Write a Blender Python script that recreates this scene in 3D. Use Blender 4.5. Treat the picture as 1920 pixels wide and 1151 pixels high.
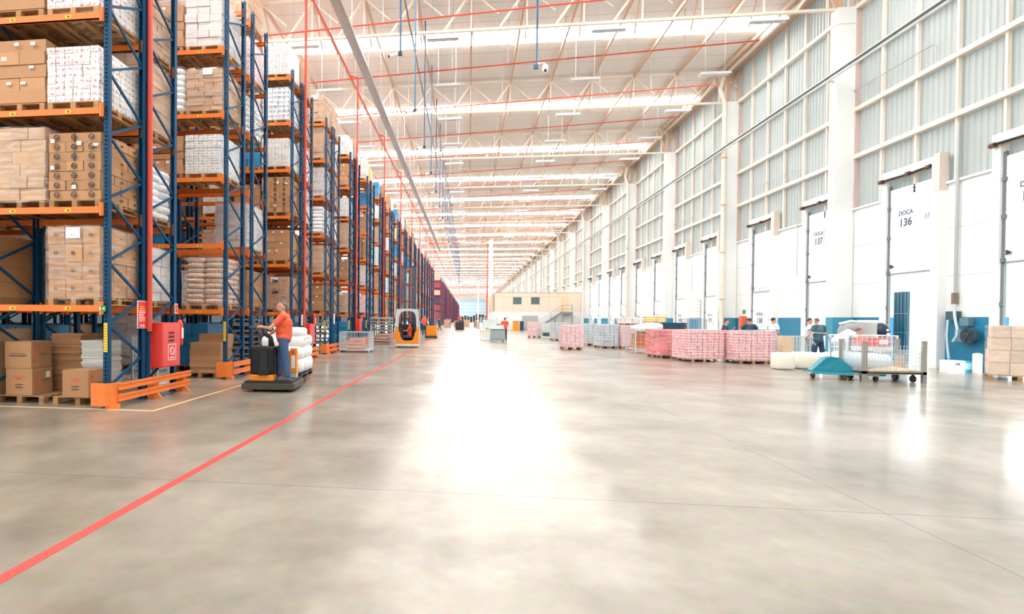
import bpy, bmesh, math, random
from mathutils import Vector, Matrix
random.seed(7)
sc=bpy.context.scene
for o in list(bpy.data.objects): bpy.data.objects.remove(o)
C=bpy.data.collections.new('hall'); sc.collection.children.link(C)
PI=math.pi
# ---------------------------------------------------------------- camera
FPX,PX,PY,YAW,PIT,ROL,CH=1030.,749.64,609.04,.12416,-.01216,-.00827,1.65
cy_,sy_=math.cos(YAW),math.sin(YAW);cp,sp=math.cos(PIT),math.sin(PIT);cr,sr=math.cos(ROL),math.sin(ROL)
RW=Matrix(((cr,sr,0),(-sr,cr,0),(0,0,1)))@Matrix(((1,0,0),(0,0,-1),(0,1,0)))@Matrix(((1,0,0),(0,cp,sp),(0,-sp,cp)))@Matrix(((cy_,sy_,0),(-sy_,cy_,0),(0,0,1)))
cam=bpy.data.cameras.new('camera'); co=bpy.data.objects.new('camera',cam); C.objects.link(co)
Rt=RW.transposed()
mm=Matrix((( Rt[0][0],-Rt[0][1],-Rt[0][2],0),(Rt[1][0],-Rt[1][1],-Rt[1][2],0),(Rt[2][0],-Rt[2][1],-Rt[2][2],CH),(0,0,0,1)))
co.matrix_world=mm
cam.sensor_width=36; cam.lens=FPX/1920*36; cam.shift_x=(960-PX)/1920; cam.shift_y=(PY-575.5)/1920
cam.clip_start=.1; cam.clip_end=900
sc.camera=co
# ---------------------------------------------------------------- world, exposure
w=bpy.data.worlds.new('sky'); sc.world=w; w.use_nodes=True
bg=w.node_tree.nodes['Background']; bg.inputs[0].default_value=(.93,.97,1,1); bg.inputs[1].default_value=3.0
sc.view_settings.view_transform='Standard'; sc.view_settings.look='None'
sc.view_settings.gamma=1; sc.view_settings.use_curve_mapping=False
sc.view_settings.exposure=0.5
SKYLIGHT=15.0
# ---------------------------------------------------------------- measuring helpers (pixel of the photo -> place on a real plane)
def ray(u,v): return Rt@Vector(((u-PX)/FPX,(v-PY)/FPX,1))
def G(u,v,z=0):
    d=ray(u,v); return d*((z-CH)/d.z)+Vector((0,0,CH))
def AY(u,v,Y):
    d=ray(u,v); return d*(Y/d.y)+Vector((0,0,CH))
def AX(u,v,X):
    d=ray(u,v); return d*(X/d.x)+Vector((0,0,CH))
# ---------------------------------------------------------------- materials
MT={}
def M(name,col=(.5,.5,.5),rough=.6,metal=0,var=0,noise=0,scale=3,island=0,emit=0,trans=0,bump=0,spec=.5,alpha=1,ior=1.45):
    if name in MT: return MT[name]
    m=bpy.data.materials.new(name); m.use_nodes=True; nt=m.node_tree; N=nt.nodes; L=nt.links
    b=N['Principled BSDF']
    b.inputs['Base Color'].default_value=(*col,1); b.inputs['Roughness'].default_value=rough; b.inputs['Metallic'].default_value=metal
    b.inputs['Specular IOR Level'].default_value=spec
    if emit:
        b.inputs['Emission Color'].default_value=(*col,1); b.inputs['Emission Strength'].default_value=emit
    if var or noise or island:
        hs=N.new('ShaderNodeHueSaturation'); hs.inputs['Color'].default_value=(*col,1)
        tot=None
        def add(sock,amp):
            nonlocal tot
            mp=N.new('ShaderNodeMath'); mp.operation='MULTIPLY_ADD'; mp.inputs[1].default_value=amp; mp.inputs[2].default_value=-amp/2
            L.new(sock,mp.inputs[0])
            if tot is None: tot=mp.outputs[0]
            else:
                a=N.new('ShaderNodeMath'); a.operation='ADD'; L.new(tot,a.inputs[0]); L.new(mp.outputs[0],a.inputs[1]); tot=a.outputs[0]
        if var:
            oi=N.new('ShaderNodeObjectInfo'); add(oi.outputs['Random'],var)
        if island:
            ge=N.new('ShaderNodeNewGeometry'); add(ge.outputs['Random Per Island'],island)
        if noise:
            tc=N.new('ShaderNodeTexCoord'); nz=N.new('ShaderNodeTexNoise'); nz.inputs['Scale'].default_value=scale; nz.inputs['Detail'].default_value=4
            L.new(tc.outputs['Object'],nz.inputs['Vector']); add(nz.outputs['Fac'],noise*2)
        a=N.new('ShaderNodeMath'); a.operation='ADD'; a.inputs[1].default_value=1; L.new(tot,a.inputs[0]); L.new(a.outputs[0],hs.inputs['Value'])
        L.new(hs.outputs[0],b.inputs['Base Color'])
    if bump:
        tc=N.new('ShaderNodeTexCoord'); nz=N.new('ShaderNodeTexNoise'); nz.inputs['Scale'].default_value=scale*3; nz.inputs['Detail'].default_value=3
        bp=N.new('ShaderNodeBump'); bp.inputs['Strength'].default_value=bump; bp.inputs['Distance'].default_value=.03
        L.new(tc.outputs['Object'],nz.inputs['Vector']); L.new(nz.outputs['Fac'],bp.inputs['Height']); L.new(bp.outputs[0],b.inputs['Normal'])
    if trans:
        t=N.new('ShaderNodeBsdfTranslucent'); t.inputs[0].default_value=(*col,1); mx=N.new('ShaderNodeMixShader'); mx.inputs[0].default_value=trans
        L.new(b.outputs[0],mx.inputs[1]); L.new(t.outputs[0],mx.inputs[2]); L.new(mx.outputs[0],N['Material Output'].inputs[0])
    if alpha<1:
        t=N.new('ShaderNodeBsdfTransparent'); mx=N.new('ShaderNodeMixShader'); mx.inputs[0].default_value=alpha
        L.new(t.outputs[0],mx.inputs[1]); L.new(b.outputs[0],mx.inputs[2]); L.new(mx.outputs[0],N['Material Output'].inputs[0])
    MT[name]=m; return m
def math_node(N,L,op,a,b=None,c=None):
    n=N.new('ShaderNodeMath'); n.operation=op
    for i,x in enumerate((a,b,c)):
        if x is None: continue
        if isinstance(x,(int,float)): n.inputs[i].default_value=x
        else: L.new(x,n.inputs[i])
    return n.outputs[0]
def pack_mat(name,base,mark,dz=.11,dx=.085,th=.5,wid=.45):
    """shrink-wrapped packs: printed marks repeated in rows"""
    m=M(name,base,.35,island=.12); nt=m.node_tree; N=nt.nodes; L=nt.links; b=N['Principled BSDF']
    src=b.inputs['Base Color'].links[0].from_socket
    tc=N.new('ShaderNodeTexCoord'); sx=N.new('ShaderNodeSeparateXYZ'); L.new(tc.outputs['Object'],sx.inputs[0])
    z=math_node(N,L,'FRACT',math_node(N,L,'DIVIDE',sx.outputs[2],dz))
    h=math_node(N,L,'ADD',sx.outputs[0],sx.outputs[1]); h=math_node(N,L,'FRACT',math_node(N,L,'DIVIDE',h,dx))
    a=math_node(N,L,'LESS_THAN',math_node(N,L,'ABSOLUTE',math_node(N,L,'SUBTRACT',z,.5)),wid/2)
    c=math_node(N,L,'LESS_THAN',math_node(N,L,'ABSOLUTE',math_node(N,L,'SUBTRACT',h,.5)),.36)
    nz=N.new('ShaderNodeTexNoise'); nz.inputs['Scale'].default_value=26; L.new(tc.outputs['Object'],nz.inputs['Vector'])
    d=math_node(N,L,'GREATER_THAN',nz.outputs['Fac'],th)
    f=math_node(N,L,'MULTIPLY',math_node(N,L,'MULTIPLY',a,c),d)
    mx=N.new('ShaderNodeMix'); mx.data_type='RGBA'; L.new(f,mx.inputs[0]); L.new(src,mx.inputs[6]); mx.inputs[7].default_value=(*mark,1)
    L.new(mx.outputs[2],b.inputs['Base Color']); return m
blue=M('rack_blue_steel',(.003,.062,.15),.55,spec=.25,noise=.25,scale=6,var=.15)
orange=M('rack_orange_steel',(.85,.20,.025),.42,noise=.15,scale=5)
guard_or=M('guard_orange_paint',(.90,.22,.04),.45,noise=.12,scale=5)
wood=M('pallet_wood',(.42,.23,.10),.75,var=.5,island=.35,noise=.2,scale=8)
carton=M('brown_carton',(.47,.245,.115),.7,var=.25,island=.22,noise=.08,scale=5)
carton2=M('pale_carton',(.56,.34,.20),.7,var=.2,island=.2,noise=.08,scale=4)
tape=M('carton_tape',(.50,.32,.18),.35)
ink=M('printed_ink',(.06,.05,.06),.6)
redink=M('red_print',(.75,.10,.05),.6)
paper=M('white_paper',(.86,.9,.93),.6)
yellow=M('yellow_label',(.95,.62,.03),.5)
green=M('green_sign',(.02,.35,.12),.5)
whitep=pack_mat('white_red_packs',(.84,.84,.84),(.66,.24,.21),.115,.12,.5,.38)
whiteb=pack_mat('white_blue_packs',(.84,.88,.9),(.15,.35,.55),.19,.17,.47,.5)
whitek=pack_mat('white_grey_packs',(.82,.84,.84),(.32,.3,.34),.075,.075,.5,.4)
pinkp=pack_mat('pink_red_packs',(.90,.62,.63),(.78,.12,.18),.12,.16,.47,.5)
pinkl=pack_mat('pale_pink_packs',(.9,.70,.72),(.80,.2,.26),.12,.11,.48,.5)
greyp=pack_mat('blue_grey_packs',(.55,.62,.68),(.28,.34,.42),.16,.2,.48,.5)
sackw=M('white_sack_film',(.88,.89,.9),.4,var=.06,island=.08,bump=.5,scale=4)
sackb=pack_mat('brown_printed_sacks',(.62,.47,.36),(.62,.2,.08),.09,.11,.5,.5)
blueload=M('blue_plastic',(.03,.25,.52),.4,island=.3,noise=.2,scale=6)
yload=M('yellow_plastic',(.9,.55,.12),.5,island=.2)
greyw=M('grey_wrapped',(.62,.58,.58),.4,var=.15,island=.12,bump=.4,scale=3)
film=M('stretch_film',(.93,.94,.96),.2,alpha=.14,bump=1,scale=3,spec=.8)
red=M('fire_red_paint',(.78,.045,.03),.35)
redpipe=M('red_pipe_paint',(.66,.07,.04),.4)
white=M('white_paint',(.86,.88,.88),.55,noise=.04,scale=2)
conc=M('white_concrete',(.80,.83,.83),.7,noise=.06,scale=1.2)
beige=M('beige_steel',(.82,.73,.63),.5,noise=.08)
beigeD=M('tan_steel',(.62,.42,.30),.55)
wallblue=M('wall_blue_paint',(.012,.20,.36),.45,noise=.25,scale=.8)
galv=M('galvanised_steel',(.50,.53,.54),.35,.6,noise=.2,scale=7)
steel=M('grey_steel',(.45,.48,.5),.4,.5)
dark=M('dark_plastic',(.03,.032,.035),.45)
black=M('black_rubber',(.015,.015,.016),.6)
glassd=M('dark_glass',(.03,.05,.06),.1)
skin=M('skin',(.62,.33,.22),.5,noise=.05)
hairm=M('dark_hair',(.035,.022,.016),.6)
hairg=M('greying_hair',(.12,.09,.075),.6)
orange_shirt=M('orange_red_cotton',(.85,.12,.05),.8,bump=.35,scale=5)
red_shirt=M('red_cotton',(.80,.09,.05),.8)
jeans=M('blue_denim',(.05,.105,.22),.85,noise=.15,scale=10,bump=.3)
navy=M('navy_cotton',(.02,.06,.11),.8)
teal=M('grey_teal_cotton',(.06,.13,.17),.8)
paleb=M('pale_blue_cotton',(.62,.74,.80),.8)
shoe=M('grey_shoe_leather',(.09,.10,.11),.6)
truck_or=M('truck_orange',(.95,.30,.02),.35)
truck_gr=M('truck_light_grey',(.62,.68,.70),.35)
cbl=M('cyan_blue_steel',(.02,.32,.45),.4)
palesteel=M('pale_blue_grid_steel',(.62,.72,.76),.35,.3)
cream=M('cream_plastic',(.88,.86,.76),.5)
camb=M('camera_pipe_blue',(.03,.13,.25),.4)
lampw=M('lamp_tube_white',(.95,.98,1),.4)
def streak(m,sc=(1.2,1.2,7)):
    nt=m.node_tree; N=nt.nodes; L=nt.links; mx=[n for n in N if n.type=='MIX_SHADER'][0]
    tc=N.new('ShaderNodeTexCoord'); mp=N.new('ShaderNodeMapping'); mp.inputs['Scale'].default_value=sc; mp.inputs['Rotation'].default_value=(.15,.12,0)
    nz=N.new('ShaderNodeTexNoise'); nz.inputs['Scale'].default_value=2.2; nz.inputs['Detail'].default_value=5; nz.inputs['Distortion'].default_value=.6
    L.new(tc.outputs['Object'],mp.inputs[0]); L.new(mp.outputs[0],nz.inputs['Vector'])
    mr=N.new('ShaderNodeMapRange'); mr.inputs[1].default_value=.42; mr.inputs[2].default_value=.75; mr.inputs[3].default_value=.03; mr.inputs[4].default_value=.36
    L.new(nz.outputs['Fac'],mr.inputs[0]); L.new(mr.outputs[0],mx.inputs[0])
streak(film)
# ---------------------------------------------------------------- mesh builder
class MB:
    def __init__(s): s.v=[];s.f=[];s.m=[];s.mats=[]
    def mi(s,m):
        if m not in s.mats: s.mats.append(m)
        return s.mats.index(m)
    def add(s,vs,fs,m=None):
        k=len(s.v); s.v+= [tuple(p) for p in vs]; s.f+=[tuple(i+k for i in f) for f in fs]; s.m+=[s.mi(m)]*len(fs)
    def box(s,x0,x1,y0,y1,z0,z1,m=None,rz=0,c=None):
        vs=[Vector((x,y,z)) for z in (z0,z1) for x,y in ((x0,y0),(x1,y0),(x1,y1),(x0,y1))]
        if rz:
            c=Vector(c) if c else Vector(((x0+x1)/2,(y0+y1)/2,0)); R=Matrix.Rotation(rz,3,'Z')
            c=Vector((c[0],c[1],0)); vs=[R@(p-c)+c for p in vs]
        s.add(vs,[(0,3,2,1),(4,5,6,7),(0,1,5,4),(1,2,6,5),(2,3,7,6),(3,0,4,7)],m)
    def bar(s,a,b,w,h,m=None):
        a,b=Vector(a),Vector(b); d=(b-a).normalized(); up=Vector((0,0,1))
        if abs(d.z)>.95: up=Vector((0,1,0))
        x=d.cross(up).normalized()*w/2; y=x.cross(d).normalized()*h/2
        vs=[p+i*x+j*y for p in (a,b) for i,j in ((-1,-1),(1,-1),(1,1),(-1,1))]
        s.add(vs,[(0,3,2,1),(4,5,6,7),(0,1,5,4),(1,2,6,5),(2,3,7,6),(3,0,4,7)],m)
    def tube(s,pts,r,m=None,n=8,cap=True):
        pts=[Vector(p) for p in pts]; rs=r if isinstance(r,(list,tuple)) else [r]*len(pts)
        k=len(s.v); rings=[]; X=None
        for i,p in enumerate(pts):
            d=(pts[min(i+1,len(pts)-1)]-pts[max(i-1,0)])
            d=d.normalized() if d.length>1e-9 else Vector((0,0,1))
            if X is None:
                up=Vector((0,0,1)) if abs(d.z)<.9 else Vector((0,1,0)); X=d.cross(up).normalized()
            else: X=(X-d*X.dot(d)).normalized()
            Y=d.cross(X)
            rings.append([p+rs[i]*(math.cos(2*PI*j/n)*X+math.sin(2*PI*j/n)*Y) for j in range(n)])
        vs=[q for g in rings for q in g]; fs=[]
        for i in range(len(pts)-1):
            for j in range(n): fs.append((i*n+j,i*n+(j+1)%n,(i+1)*n+(j+1)%n,(i+1)*n+j))
        if cap: fs.append(tuple(range(n))[::-1]); fs.append(tuple((len(pts)-1)*n+j for j in range(n)))
        s.add(vs,fs,m)
    def ell(s,c,r,m=None,n=12,k=8,zmin=-1,R=None):
        c=Vector(c); vs=[];fs=[]
        t0=math.asin(max(-1,zmin))
        for i in range(k+1):
            t=t0+(PI/2-t0)*i/k
            for j in range(n):
                a=2*PI*j/n; q=Vector((r[0]*math.cos(t)*math.cos(a),r[1]*math.cos(t)*math.sin(a),r[2]*math.sin(t)))
                vs.append((R@q if R else q)+c)
        for i in range(k):
            for j in range(n): fs.append((i*n+j,i*n+(j+1)%n,(i+1)*n+(j+1)%n,(i+1)*n+j))
        fs.append(tuple(range(n))[::-1]); s.add(vs,fs,m)
    def poly(s,pts,d,m=None):
        """closed polygon pts (3D) extruded by vector d"""
        pts=[Vector(p) for p in pts]; d=Vector(d); n=len(pts)
        s.add(pts+[p+d for p in pts],[tuple(range(n))[::-1],tuple(range(n,2*n))]+[(i,(i+1)%n,(i+1)%n+n,i+n) for i in range(n)],m)
    def mesh(s,name,smooth=False):
        me=bpy.data.meshes.new(name); me.from_pydata(s.v,[],s.f)
        for m in s.mats: me.materials.append(m)
        me.polygons.foreach_set('material_index',s.m)
        me.validate()
        bm=bmesh.new(); bm.from_mesh(me); bmesh.ops.recalc_face_normals(bm,faces=bm.faces); bm.to_mesh(me); bm.free()
        if smooth: me.polygons.foreach_set('use_smooth',[True]*len(me.polygons)); 
        return me
    def build(s,name,parent=None,smooth=False,loc=None,bevel=0):
        o=bpy.data.objects.new(name,s.mesh(name,smooth)); C.objects.link(o)
        if parent: o.parent=parent
        if loc: o.location=loc
        if bevel:
            b=o.modifiers.new('bevel','BEVEL'); b.width=bevel; b.segments=2; b.limit_method='ANGLE'
        return o
def tag(o,label=None,cat=None,group=None,kind=None):
    if label: o['label']=label
    if cat: o['category']=cat
    if group: o['group']=group
    if kind: o['kind']=kind
    return o
def empty(name,loc=(0,0,0),rz=0,label=None,cat=None,group=None):
    o=bpy.data.objects.new(name,None); o.empty_display_size=.2; C.objects.link(o); o.location=loc; o.rotation_euler=(0,0,rz)
    return tag(o,label,cat,group)

def copytree(o,parent=None,top=True):
    c=o.copy(); C.objects.link(c)
    if parent: c.parent=parent
    for ch in o.children: copytree(ch,c,False)
    return c
def struct(o): o['kind']='structure'; return o
ONES='first second third fourth fifth sixth seventh eighth ninth tenth eleventh twelfth thirteenth fourteenth fifteenth sixteenth seventeenth eighteenth nineteenth'.split()
TENS={20:'twent',30:'thirt',40:'fort',50:'fift',60:'sixt',70:'sevent',80:'eight',90:'ninet'}
def ordn(n):
    if n<20: return ONES[n-1]
    t=n//10*10; r=n%10
    return TENS[t]+'ieth' if r==0 else TENS[t]+'y-'+ONES[r-1]
def text(body,size,loc,rot,mat,parent,name='lettering',ext=.002,align='CENTER'):
    cu=bpy.data.curves.new(name,'FONT'); cu.body=body; cu.size=size; cu.extrude=ext; cu.align_x=align; cu.offset=size*.022; cu.align_y='CENTER'
    t=bpy.data.objects.new(name,cu); C.objects.link(t)
    me=bpy.data.meshes.new_from_object(t); bpy.data.objects.remove(t); me.materials.clear(); me.materials.append(mat)
    o=bpy.data.objects.new(name,me); C.objects.link(o); o.parent=parent; o.location=loc; o.rotation_euler=rot
    return o
# ================================================================ SETTING
YF=405.; XW=17.; XL=-34.
# floor with joints and mottling
def floor_mat():
    m=M('polished_concrete',(.5,.45,.37),.1); nt=m.node_tree; N=nt.nodes; L=nt.links; b=N['Principled BSDF']
    tc=N.new('ShaderNodeTexCoord'); sx=N.new('ShaderNodeSeparateXYZ'); L.new(tc.outputs['Object'],sx.inputs[0])
    n1=N.new('ShaderNodeTexNoise'); n1.inputs['Scale'].default_value=.55; n1.inputs['Detail'].default_value=8; n1.inputs['Roughness'].default_value=.62; L.new(tc.outputs['Object'],n1.inputs['Vector'])
    cr1=N.new('ShaderNodeValToRGB'); e=cr1.color_ramp.elements; e[0].position=.3; e[0].color=(.135,.112,.077,1); e[1].position=.72; e[1].color=(.39,.35,.285,1); L.new(n1.outputs['Fac'],cr1.inputs[0])
    n2=N.new('ShaderNodeTexNoise'); n2.inputs['Scale'].default_value=7; n2.inputs['Detail'].default_value=6; L.new(tc.outputs['Object'],n2.inputs['Vector'])
    mv=N.new('ShaderNodeMix'); mv.data_type='RGBA'; mv.blend_type='MULTIPLY'; mv.inputs[0].default_value=.35; L.new(cr1.outputs[0],mv.inputs[6]); L.new(n2.outputs['Color'],mv.inputs[7])
    hs=N.new('ShaderNodeHueSaturation'); hs.inputs['Saturation'].default_value=.85; hs.inputs['Value'].default_value=1.15; L.new(mv.outputs[2],hs.inputs['Color'])
    # slab joints
    jy=math_node(N,L,'LESS_THAN',math_node(N,L,'ABSOLUTE',math_node(N,L,'SUBTRACT',math_node(N,L,'MODULO',math_node(N,L,'ADD',sx.outputs[1],10.75*2-5.2+5.375),10.75),5.375)),.008)
    jx=math_node(N,L,'LESS_THAN',math_node(N,L,'ABSOLUTE',math_node(N,L,'SUBTRACT',sx.outputs[0],3.59)),.007)
    j=math_node(N,L,'MAXIMUM',jy,jx)
    mx=N.new('ShaderNodeMix'); mx.data_type='RGBA'; L.new(math_node(N,L,'MULTIPLY',j,.7),mx.inputs[0]); L.new(hs.outputs[0],mx.inputs[6]); mx.inputs[7].default_value=(.06,.05,.045,1)
    L.new(mx.outputs[2],b.inputs['Base Color'])
    b.inputs['Roughness'].default_value=.42; r=math_node(N,L,'MULTIPLY_ADD',n1.outputs['Fac'],.26,.03); L.new(r,b.inputs['Coat Roughness']); b.inputs['Coat Weight'].default_value=.62; b.inputs['Coat IOR'].default_value=1.45
    b.inputs['Specular IOR Level'].default_value=.55
    bp=N.new('ShaderNodeBump'); bp.inputs['Strength'].default_value=.05; bp.inputs['Distance'].default_value=.02; n3=N.new('ShaderNodeTexNoise'); n3.inputs['Scale'].default_value=1.3; n3.inputs['Detail'].default_value=3
    L.new(tc.outputs['Object'],n3.inputs['Vector']); L.new(n3.outputs['Fac'],bp.inputs['Height']); L.new(bp.outputs[0],b.inputs['Normal'])
    return m
b=MB(); b.box(XL,XW+.25,-8,YF,-.3,0,floor_mat()); struct(b.build('floor'))
# roof sheet
def roof_mat():
    m=M('roof_sheet',(.84,.78,.70),.7); nt=m.node_tree; N=nt.nodes; L=nt.links; bb=N['Principled BSDF']
    tc=N.new('ShaderNodeTexCoord'); sx=N.new('ShaderNodeSeparateXYZ'); L.new(tc.outputs['Object'],sx.inputs[0])
    k=math_node(N,L,'LESS_THAN',math_node(N,L,'FRACT',math_node(N,L,'DIVIDE',sx.outputs[1],1.79)),.03)
    k2=math_node(N,L,'LESS_THAN',math_node(N,L,'FRACT',math_node(N,L,'DIVIDE',sx.outputs[0],.5)),.05)
    kk=math_node(N,L,'MAXIMUM',math_node(N,L,'MULTIPLY',k,.6),math_node(N,L,'MULTIPLY',k2,.18))
    mx=N.new('ShaderNodeMix'); mx.data_type='RGBA'; L.new(kk,mx.inputs[0]); mx.inputs[6].default_value=(.86,.83,.79,1); mx.inputs[7].default_value=(.5,.4,.34,1)
    L.new(mx.outputs[2],bb.inputs['Base Color']); return m
ZR=17.85
b=MB(); b.box(XL,XW+.4,-8,YF+.3,ZR,ZR+.2,roof_mat()); struct(b.build('ceiling'))
TY=[26.84+10.72*k for k in range(-3,36)]  # first bay lies out of view; its skylight is added to light rack fronts
TY=[t for t in TY if t<YF-2]
skym=M('skylight_panel',(1,.995,.97),.5,emit=SKYLIGHT)
wn=0
for k,t in enumerate(TY):
    wn+=1
    b=MB(); b.box(XL+2,16.1,t+4.7,t+6.1,ZR-.06,ZR-.005,skym); struct(b.build('window_%d'%wn))
# walls
b=MB(); b.box(XL-.3,XL,-8,YF,0,ZR,conc); b=MB(); b.box(XL,XL+.03,-8,YF,0,5.5,M('left_wall_painted_shade',(.06,.09,.11),.7)); struct(b.build('wall_left'))  # dark low strip: shade deep behind the racks put into the wall colour
b=MB(); b.box(XL,XW+.4,-8.3,-8,0,ZR+.2,conc); struct(b.build('wall_back'))
b=MB(); b.box(XL,XW+.4,YF,YF+.3,0,ZR,M('far_wall_cladding',(.42,.58,.66),.6,noise=.1,scale=.2))
for z in (2.5,5,7.5,10,12.5,15): b.box(XL,XW,YF-.12,YF-.001,z,z+.25,M('far_rail',(.75,.82,.86),.6))
struct(b.build('wall_far'))
COLS=[26.84+10.72*k for k in range(-1,33)]
D0=[(17.5,19.95),(22.35,24.8),(27.75,30.2),(33.1,35.6),(39.85,42.3),(45.4,47.9),(50.75,53.2),(56.3,58.8)]
DOORS=list(D0); y=61.8
while y<185: DOORS.append((y,y+2.45)); y+=5.36
ZS=6.62; ZD=7.15
b=MB(); yy=-8.
for (a,c) in DOORS+[(YF,YF)]:
    if a>yy:
        b.box(XW,XW+.25,yy,a,1.85,ZS,conc); b.box(XW-.004,XW+.25,yy,a,0,1.85,wallblue)
    yy=c
# panel seams
sm=M('panel_seam',(.45,.47,.48),.8)
for t in COLS:
    for z in (3.3,5.0):
        for a,c in zip([-4]+[d[1] for d in DOORS],[d[0] for d in DOORS]):
            if c<110 and abs(a-t)<6: b.box(XW-.003,XW+.01,a,c,z,z+.015,sm)
b.box(XW-.08,XW+.02,-4,DOORS[0][0]-.3,ZS,ZS+.08,white)
for (a,c),(a2,c2) in zip(DOORS,DOORS[1:]): b.box(XW-.08,XW+.02,c+.3,a2-.35,ZS,ZS+.08,white)
struct(b.build('wall_right'))
# corrugated translucent cladding above
clad=M('corrugated_cladding',(.40,.44,.43),.45,noise=.12,scale=.35,trans=.12)
b=MB(); vs=[];y=-8.;prof=[(0,0),(.09,0),(.125,.045),(.215,.045),(.25,0)]
ys=[]
while y<YF:
    for dy,dx in prof[:-1]: ys.append((y+dy,XW+.16+dx))
    y+=.25
vs=[(x,yy,ZS-.05) for yy,x in ys]+[(x,yy,ZR) for yy,x in ys]; n=len(ys)
b.add(vs,[(i,i+1,n+i+1,n+i) for i in range(n-1)],clad)
struct(b.build('wall_right'))
# columns (white concrete) and girts
for i,t in enumerate(COLS):
    b=MB(); b.box(16.2,16.98,t,t+.5,1.85,15.65,conc); b.box(16.2,16.98,t,t+.5,0,1.85,M('column_base_blue',(.05,.30,.42),.5))
    b.box(16.17,16.98,t-.03,t+.53,14.9,14.96,conc)
    o=b.build('concrete_column'); tag(o,'white concrete wall column with blue foot, %s column from the camera'%ordn(i+1),'column','wall columns')
    if i%2==0 and i>1:
        c=MB(); c.tube([(16.05,t-.16,0),(16.05,t-.16,15.5)],.13,beige,10); c.tube([(16.05,t-.16,15.5),(15.8,t-.1,16.4),(16.1,t+.1,17.2)],.13,beige,10)
        for z in (3,6,9,12): c.box(15.9,16.2,t-.32,t,z,z+.05,beigeD)
        tag(c.build('rain_pipe'),'beige rain downpipe on the %s white wall column'%ordn(i+1),'pipe','rain downpipes')
b=MB()
for z in (8.98,11.07,13.3,15.6): b.box(16.9,17.14,-8,YF,z-.09,z+.09,beige)
g=b.build('trim_1'); struct(g)
b=MB()
for t in COLS:
    for k in range(1,6):
        y=t+.25+k*1.787; b.box(17.0,17.12,y-.05,y+.05,ZS+.05,ZR,beige)
    b.box(16.95,17.2,t-.06,t,ZS,ZR,M('reddish_steel',(.60,.47,.43),.6)); b.box(16.95,17.2,t+.5,t+.56,ZS,ZR,beige)
struct(b.build('trim_2'))
b=MB(); b.box(16.15,16.3,-4,YF,ZR-.45,ZR-.1,beige); b.box(16.3,17.1,-4,YF,ZR-.14,ZR-.1,beigeD); struct(b.build('trim_3'))
# ---------------------------------------------------------------- dock doors
dcl=M('pale_grey_decal',(.55,.6,.64),.5)
leafm=M('door_leaf_white',(.83,.87,.89),.4)
dkm=M('door_track_dark',(.16,.19,.20),.5)
LN={1:None}
outm=M('outside_slab',(.8,.82,.82),.8)
for i,(a,c) in enumerate(DOORS):
    r=empty('door_%d'%(i+1),(XW,a,0)); struct(r); wd=c-a
    near=c<70
    opened=i in (0,1,2)
    b=MB(); b.box(-.28,.02,-.35,0,0,7.7,white); b.box(-.1,.02,wd,wd+.28,0,7.6,white); b.box(-.12,.02,-.35,wd+.28,ZD+.25,7.75,white)
    b.box(-.30,-.0,-.36,-.12,6.4,7.75,M('post_side_pink',(.72,.62,.56),.6))
    b.box(-.13,-.115,0,wd,ZD+.18,ZD+.3,beigeD)
    b.build('door_frame',r)
    b=MB(); b.box(-.02,.06,0,.10,0,ZD,dkm if near else steel); b.box(-.02,.06,wd-.10,wd,0,ZD,dkm if near else steel)
    for z in (2.2,3.6,5,6.2): b.box(-.06,.02,wd-.14,wd-.02,z,z+.12,dkm)
    b.build('door_track',r)
    z0=3.55 if opened else 0
    b=MB(); zt=7.0 if opened else 3.35
    for k in range(6):
        za=z0+(zt-z0)*k/6; zb=z0+(zt-z0)*(k+1)/6-.012
        b.box(.0,.05,.08,wd-.08,za,zb,leafm)
        for q in range(4): zz=za+(zb-za)*(q+.5)/4; b.box(-.004,.0,.1,wd-.1,zz-.01,zz+.01,leafm)
    b.box(-.02,.06,.06,wd-.06,z0,z0+.07,M('door_seal',(.25,.33,.36),.6))
    b.build('door_leaf',r)
    if not opened:
        b=MB(); b.box(.03,.07,.08,wd-.08,3.35,6.85,M('fixed_upper_panel',(.86,.89,.90),.5)); b.box(-.02,.05,.06,wd-.06,3.33,3.42,steel)
        pts=[]; nn=4
        for q in range(nn):
            y0=.15+(wd-.3)*q/nn; y1=.15+(wd-.3)*(q+1)/nn; ym=(y0+y1)/2
            b.bar((.022,y0,3.5),(.022,ym,3.72),.012,.03,dcl); b.bar((.022,ym,3.72),(.022,y1,3.5),.012,.03,dcl)
        b.build('upper_panel',r)
    # spring shaft at the lintel
    b=MB(); b.tube([(-.2,.1,7.42),(-.2,wd*.5,7.38),(-.2,wd+.2,7.42)],.045,black,8)
    for y in (.25,wd*.5,wd+.15): b.tube([(-.2,y-.08,7.4),(-.2,y+.08,7.4)],.09,M('brown_drum',(.16,.08,.06),.6),8)
    b.build('spring_shaft',r)
    if c<100:
        zs=5.75 if opened else 1.85
        s=MB(); s.box(-.03,-.01,wd*.62-.38,wd*.62+.38,zs-.48,zs+.42,paper); so=s.build('door_sign',r)
        inkb=M('blue_print',(.04,.10,.16),.5)
        text('DOCA',.24,(-.035,wd*.62,zs+.2),(PI/2,0,-PI/2),inkb,so)
        t_=text(str(135+i),.42,(-.035,wd*.62,zs-.18),(PI/2,0,-PI/2),inkb,so); 
        t_.data=t_.data.copy()
        if near: text({1:'37',2:'E7'}.get(i,'36'),.26,(-.012,wd*.22,zs-.1),(PI/2,0,-PI/2),steel,r,'small_number')
    if i in (0,1,2):
        b=MB(); b.poly([(-.02,wd-.35,3.9),(-.02,wd-.2,3.98),(-.02,wd-.2,3.82)],(-.05,0,0),dark); b.build('door_latch',r)
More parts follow.
